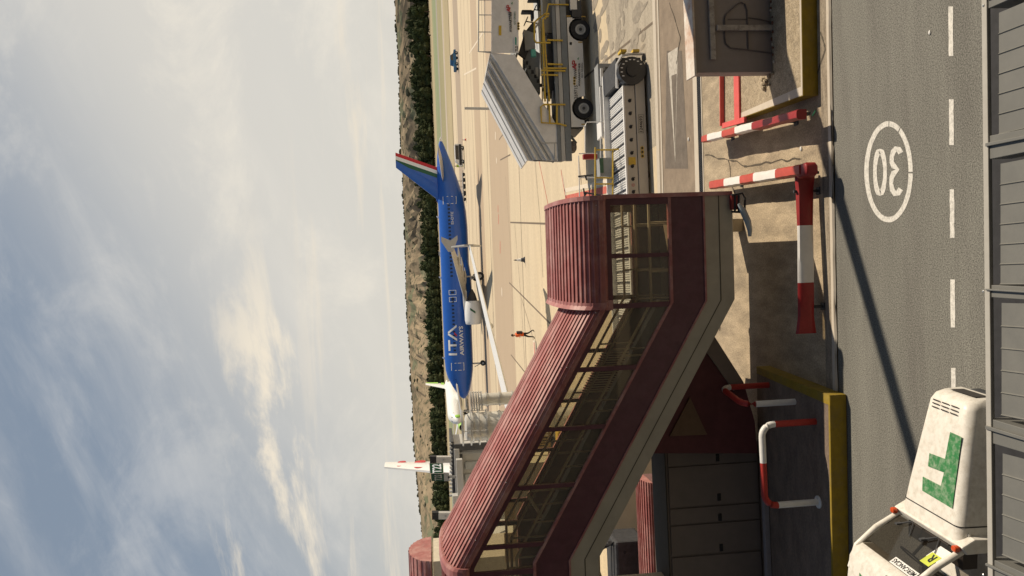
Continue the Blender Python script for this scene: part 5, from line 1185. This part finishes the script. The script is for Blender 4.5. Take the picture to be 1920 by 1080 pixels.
for k, (y_, lb) in enumerate(((332, 'empty baggage dolly nearest the van under the blue tail'), (343, 'second empty baggage dolly from the van under the blue tail'), (356, 'third baggage dolly from the van under the blue tail'), (369, 'baggage dolly farthest from the van, by the rear door of the blue airliner'))):
    if cart0 is None:
        cart0 = thing('baggage_dolly', lb, 'baggage dolly', G(872, y_), 0, 'dollies behind the blue airliner')
        b = MB(); b.box((0, 0, .5), (1.5, 1.4, .1), grey); b.build('platform', cart0)
        for x_ in (-.5, .5):
            for q in (-.6, .6): b = MB(); b.disc((x_, q, .26), (0, 1, 0), .26, .14, black, 12); b.build('wheel', cart0)
        b = MB(); b.tube([(.75, 0, .5), (1.3, 0, .4)], .03, dark, 6); b.tube([(-.7, -.65, .5), (-.7, -.65, 1.3), (-.7, .65, 1.3), (-.7, .65, .5)], .03, dark, 6); b.build('drawbar', cart0)
    else: dup(cart0, G(872+k*.6, y_), 0, lb, 'dollies behind the blue airliner')
def person(name_label, loc, rz, top_m, leg_m, vest=None, h=1.74, stride=.28):
    o = thing('person', name_label, 'person', loc, rz)
    sk = M_('skin', (.32, .18, .11), .6); s = h/1.74
    J = {'pel': (0, 0, .95, .145), 'sp': (.01, 0, 1.15, .14), 'ch': (.03, 0, 1.36, .165), 'nk': (.04, 0, 1.50, .055), 'hd0': (.06, 0, 1.58, .075), 'hd': (.07, 0, 1.66, .098), 'ht': (.06, 0, 1.715, .06),
         'hl': (0, .09, .90, .10), 'kl': (stride*.62, .10, .50, .062), 'al': (stride*.75, .10, .10, .042), 'tl': (stride*.75+.16, .11, .045, .035),
         'hr': (0, -.09, .90, .10), 'kr': (-stride*.1, -.10, .49, .062), 'ar': (-stride*.95, -.10, .13, .042), 'tr': (-stride*.95+.15, -.11, .045, .035),
         'sl': (.02, .20, 1.42, .07), 'el': (-.10, .25, 1.16, .045), 'wl': (.05, .24, .95, .03), 'fl': (.10, .24, .86, .028),
         'sr': (.02, -.20, 1.42, .07), 'er': (.06, -.25, 1.15, .045), 'wr': (.27, -.16, 1.10, .03), 'fr': (.34, -.12, 1.12, .028)}
    Ed = [('pel', 'sp'), ('sp', 'ch'), ('ch', 'nk'), ('nk', 'hd0'), ('hd0', 'hd'), ('hd', 'ht'), ('pel', 'hl'), ('hl', 'kl'), ('kl', 'al'), ('al', 'tl'), ('pel', 'hr'), ('hr', 'kr'), ('kr', 'ar'), ('ar', 'tr'), ('ch', 'sl'), ('sl', 'el'), ('el', 'wl'), ('wl', 'fl'), ('ch', 'sr'), ('sr', 'er'), ('er', 'wr'), ('wr', 'fr')]
    ks = list(J); me = bpy.data.meshes.new('body'); me.from_pydata([tuple(c*s for c in J[k][:3]) for k in ks], [(ks.index(a), ks.index(c)) for a, c in Ed], [])
    ob = bpy.data.objects.new('tmp', me); COL.objects.link(ob); md = ob.modifiers.new('s', 'SKIN'); sv = me.skin_vertices[0].data
    for i, k in enumerate(ks): sv[i].radius = (J[k][3]*s,)*2
    sv[0].use_root = True; ob.modifiers.new('u', 'SUBSURF').levels = 2
    dg = bpy.context.evaluated_depsgraph_get(); nm = bpy.data.meshes.new_from_object(ob.evaluated_get(dg)); bpy.data.objects.remove(ob)
    nm.materials.clear()
    for m_ in (sk, top_m, leg_m, black): nm.materials.append(m_)
    for p in nm.polygons:
        z = p.center.z/s; r_ = abs(p.center.y)/s
        p.use_smooth = True
        p.material_index = 3 if z < .09 else 2 if z < .96 and not (r_ > .17) else (0 if z > 1.47 or (r_ > .17 and (z < .92)) or p.center.x > .30*s else 1)
    bd = bpy.data.objects.new('body', nm); COL.objects.link(bd); bd.parent = o
    b = MB(); b.ball((.04*s, 0, 1.70*s), (.10*s, .088*s, .085*s), M_('dark_hair', (.02, .016, .013), .7), 12, 8); b.build('hair', o, smooth=True)
    b = MB(); b.ball((.165*s, 0, 1.64*s), .014, sk, 6, 4); b.build('nose', o)
    if vest:
        b = MB(); b.loft([[Vector((x0_+rx*math.cos(2*math.pi*j/14), ry*math.sin(2*math.pi*j/14), z))*s for j in range(14)] for z, rx, ry, x0_ in ((.86, .15, .19, .0), (1.1, .155, .19, .01), (1.35, .18, .215, .03), (1.46, .12, .19, .03), (1.49, .07, .1, .03))], vest)
        vv = b.build('vest', o, smooth=True)
        b = MB(); b.loft([[Vector((.02+.172*math.cos(2*math.pi*j/14), .207*math.sin(2*math.pi*j/14), z))*s for j in range(14)] for z in (1.10, 1.15)], lgrey); b.build('reflective_band', vv, smooth=True)
    return o
pw = person('person in orange vest and black trousers walking across the apron with a small dark bag', G(1003, 625.5), R(165), M_('orange_vest', (.75, .12, .02), .7), M_('black_trousers', (.02, .02, .022), .8), M_('orange_vest', (.75, .12, .02)), 1.72)
b = MB(); b.rbox((-.19*.9, .06, 1.15), (.16, .30, .42), .05, M_('bag_black', (.03, .03, .035), .7)); tag(b.build('backpack'), 'small black bag on the back of the person in the orange vest', 'bag'); bp_ = bpy.data.objects['backpack']; bp_.location = pw.location; bp_.rotation_euler = pw.rotation_euler
person('person in lime hi-vis clothes standing at the tail end of the white and black van', G(870, 311), R(100), M_('lime_vest', (.45, .6, .05), .7), M_('lime_vest', (.45, .6, .05)), None, 1.75, .12)
# ------------------------------------------------------------------ things seen over the walkway roof
YJ = 40.0
jb = thing('boarding_bridge', 'grey boarding bridge with ribbed dark roof edge seen over the maroon roof', 'boarding bridge', (-12, 41, 0))
def jbx(x0, x1, y0, y1, Ya, Yb_, m, nm, par=None, bev=.02):
    p, q = V(x0, (y0+y1)/2, Ya), V(x1, (y0+y1)/2, Ya); xa_, xb_ = V((x0+x1)/2, y1, Ya).x, V((x0+x1)/2, y0, Ya).x
    b = MB(); b.b2((xa_, Ya, q.z), (xb_, Yb_, p.z), m); return b.build(nm, par or jb, w=True, bevel=bev)
jbx(851, 1000, 832, 1060, YJ+.3, YJ+3.6, lgrey, 'tunnel_wall'); jbx(847, 853, 828, 935, YJ+.0, YJ+4, dark, 'roof_edge'); jbx(851, 1000, 829, 842, YJ-.2, YJ, M_('slate_panel', (.07, .072, .075), .5), 'dark_end_panel')
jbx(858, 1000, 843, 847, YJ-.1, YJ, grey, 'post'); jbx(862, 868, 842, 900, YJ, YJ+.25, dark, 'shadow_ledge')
jbx(853, 863, 842, 935, YJ-.3, YJ+.2, lgrey, 'upper_beam')
for y0 in (862, 885, 905): jbx(872, 1000, y0, y0+14, YJ+.18, YJ+.29, M_('panel_grey', (.38, .40, .40), .5), 'side_panel')
jbx(858, 870, 862, 1000, YJ-1.2, YJ-.8, lgrey, 'walk_rail'); jbx(850, 861, 930, 990, YJ-1.3, YJ-.7, lgrey, 'upper_rail')
b = MB()
for k in range(14): p = V(845.5, 832+k*7.5, YJ); b.box((p.x, YJ+.1, p.z), (.08, .3, .14), lgrey)
b.build('roof_clips', jb, w=True)
b = MB()
for x_, y_ in ((-9.6, 42), (-12.5, 42)): b.tube([(x_, y_, 0), (x_, y_, 5)], .2, grey, 8)
b.build('support_column', jb, w=True)
# stand sign
sg_ = thing('stand_sign', 'green T22 stand sign on a grey bracket above the boarding bridge', 'sign', V(850, 880, 38))
YS = 38.0; sgr = M_('sign_green', (.02, .12, .055), .5, .04)
def sx(x, y): return V(x, y, YS)
b = MB(); b.prism([sx(806, 888), sx(832, 888), sx(831, 868), sx(805, 868)], (0, .25, 0), bwhite); b.build('case', sg_, w=True)
b = MB(); b.prism([sx(807, 887), sx(831, 887), sx(830, 869), sx(806, 869)], (0, -.012, 0), sgr); pan = b.build('panel', sg_, w=True)
b = MB(); Y2 = YS-.02; txt(b, 'T22', V(828, 886.5, Y2), V(827, 870, Y2), V(811, 887, Y2), M_('sign_white_glow', (.85, .85, .83), .5, .02, emit=(1, 1, .97, .35)), .02); b.build('lettering', pan, w=True)  # white letters given a glow so they read bright in shade
b = MB(); sdk = M_('sign_green_shaded', (.012, .05, .03), .6)  # side face: darkened copies of the sign colours stand for its shade
b.prism([sx(809, 902), sx(833, 902), sx(832, 889), sx(808, 889)], (0, .2, 0), sdk); p2_ = b.build('side_panel', sg_, w=True); b = MB(); txt(b, 'T22', V(829, 901, Y2), V(828, 890, Y2), V(815, 901, Y2), M_('sign_white_shaded', (.30, .31, .29), .6), .02); b.build('lettering', p2_, w=True)
b = MB(); b.prism([sx(833, 902), sx(843, 902), sx(842, 888), sx(832, 888)], (0, .2, 0), grey); b.prism([sx(840, 897), sx(856, 897), sx(856, 893), sx(840, 893)], (0, .15, 0), grey); b.build('bracket', sg_, w=True)
def fixture(y0, y1, xo, label):
    o = thing('floodlight_housing', label, 'floodlight', V(848+xo, (y0+y1)/2, YS), 0, 'grey boxes with black caps on the bridge roof')
    b = MB(); b.prism([sx(818+xo, y1), sx(846+xo, y1), sx(846+xo, y0), sx(818+xo, y0)], (0, .35, 0), lgrey); b.build('housing', o, w=True, bevel=.01)
    b = MB(); b.prism([sx(806+xo, y1+.5), sx(818+xo, y1+.5), sx(818+xo, y0-.5), sx(806+xo, y0-.5)], (0, .4, 0), black); b.build('cap', o, w=True)
    b = MB(); b.disc(V(832+xo, (y0+y1)/2, YS-.01), (0, 1, 0), .05, .02, grey, 12); b.build('bolt', o, w=True)
fixture(857, 868, 0, 'grey box with black cap beside the T22 stand sign'); fixture(962, 974, 4, 'grey box with black cap standing alone left of the T22 stand sign')
# shiny towers with hooped cages
def tower(y0, y1, xt, Y, label, hoops):
    cx_ = V(900, (y0+y1)/2, Y).x; r_ = (y1-y0)/2/1400*Y; zt_ = V(xt, (y0+y1)/2, Y).z
    o = thing('service_tower', label, 'tower', (cx_, Y, 0)); gm = M_('clear_tower_sheet', (.62, .60, .53), .3, .12, 3, metal=.25)
    b = MB(); b.tube([(0, 0, 0), (0, 0, zt_-.25), (0, 0, zt_-.06), (0, 0, zt_)], r_, gm, 28, radii=[r_, r_, r_*.9, r_*.7]); b.build('shell', o, smooth=True)
    for k in range(hoops):
        z = zt_-.35-k*.62
        if z > 2: b = MB(); b.ringband((0, 0, z), (0, 0, 1), r_+.01, .06, .035, steel, 28); b.build('hoop', o, smooth=True)
    return o, cx_, r_, zt_
t1, cx1, r1, z1 = tower(773, 826, 872, 34, 'wide shiny ringed tower nearest the dark end of the boarding bridge', 9)
t2, cx2, r2, z2 = tower(738, 761, 898, 35, 'narrow shiny ringed tower between the blue nose and the wider tower', 9)
def cage(name, label, cx_, Y, r_, z0, z1, n_, tilt):
    o = thing(name, label, 'cage', (cx_, Y, z0))
    b = MB()
    for k in range(n_):
        z = (z1-z0)*k/(n_-1); b.ringband((0, 0, z), (0, tilt, 1), r_, .05, .03, steel, 24)
    b.build('hoop', o, smooth=True)
    b = MB()
    for k in range(3): a = 2*math.pi*k/3+.5; b.tube([(r_*math.cos(a), r_*math.sin(a), 0), (r_*math.cos(a), r_*math.sin(a), z1-z0)], .02, steel, 6)
    b.build('upright', o); return o
q = V(903, 752, 34.2); cage('ladder_cage', 'pale hooped safety cage on top of the narrow tower', q.x, 34.3, .42, q.z, V(884, 752, 34.2).z, 5, 0)
q = V(905, 800, 33); cage('ladder_cage', 'large hooped cage round the head of the wide tower', cx1-.02, 34, r1+.14, z1-1.0, z1+.12, 4, 0)
tp = thing('light_pole', 'slim grey pole rising just behind the top of the covered stairs', 'pole', G(985, 205)); b = MB(); b.tube([(0, 0, 0), V(871, 203, tp.location.y)-tp.location], .10, lgrey, 8); b.build('shaft', tp, smooth=True); b = MB(); b.box((0, 0, .05), (.5, .5, .1), grey); b.build('foot', tp)
# maroon roof pieces of other walkways
def barrel(name, label, x0, x1, Yc, W_, ze, rise, m=maroon, wall=None):
    o = thing(name, label, 'walkway', ((x0+x1)/2, Yc, 0)); sec_ = []
    for i in range(15):
        t = (i+.5)/15
        for dt, ex in ((-.010, 0), (-.007, .03), (.007, .03), (.010, 0)):
            a = math.pi*(1-t-dt); sec_.append(((W_/2+ex)*math.cos(a), ze+(rise+ex)*math.sin(a)))
    b = MB(); b.loft([[Vector((x_, Yc+y, z)) for y, z in sec_] for x_ in (x0, x1)], m, cap=True); b.build('roof', o, w=True)
    if wall: b = MB(); b.b2((x0+.05, Yc-W_/2+.08, wall[0]), (x1-.05, Yc+W_/2-.08, ze-.01), wall[1]); b.build('wall', o, w=True)
    return o
pa, pb = V(1225, 905, 19), V(1225, 1180, 19)
barrel('low_walkway', 'short ribbed maroon roof of a lower walkway seen beneath the sloping one', pb.x, pa.x, 19.6, 1.2, pa.z, .24, wall=(0.1, maroond))
pa, pb = V(812, 1052, 30), V(812, 1300, 30)
barrel('upper_walkway', 'maroon barrel roof of another walkway peeking in at the bottom edge of the photo', pb.x, pa.x, 31.5, 3.0, pa.z, 1.0, wall=(3.0, M_('cream_wall', (.55, .50, .40), .6)))
hl = thing('coiled_hose', 'thick black coiled hose on the ground beyond the foot of the walkway', 'hose', G(1185, 1050))
b = MB(); c_ = V(1150, 1085, 21); pts = [c_+Vector((1.0*math.cos(R(a)), .25*math.sin(R(a)), .55*math.sin(R(a)))) for a in range(-40, 215, 12)]; b.tube(pts, .07, black, 8)
pts = [c_+Vector((.92*math.cos(R(a)), .3+.25*math.sin(R(a)), .48*math.sin(R(a)))) for a in range(-40, 215, 12)]; b.tube(pts, .07, black, 8); b.build('hose', hl, smooth=True, w=True)
b = MB(); b.box(c_+Vector((0, .4, -.5)), (2.2, 1.2, .9), dark); b.build('hose_reel_box', hl, w=True, bevel=.08)
# birds and trail are left out; thin aerial posts on the horizon
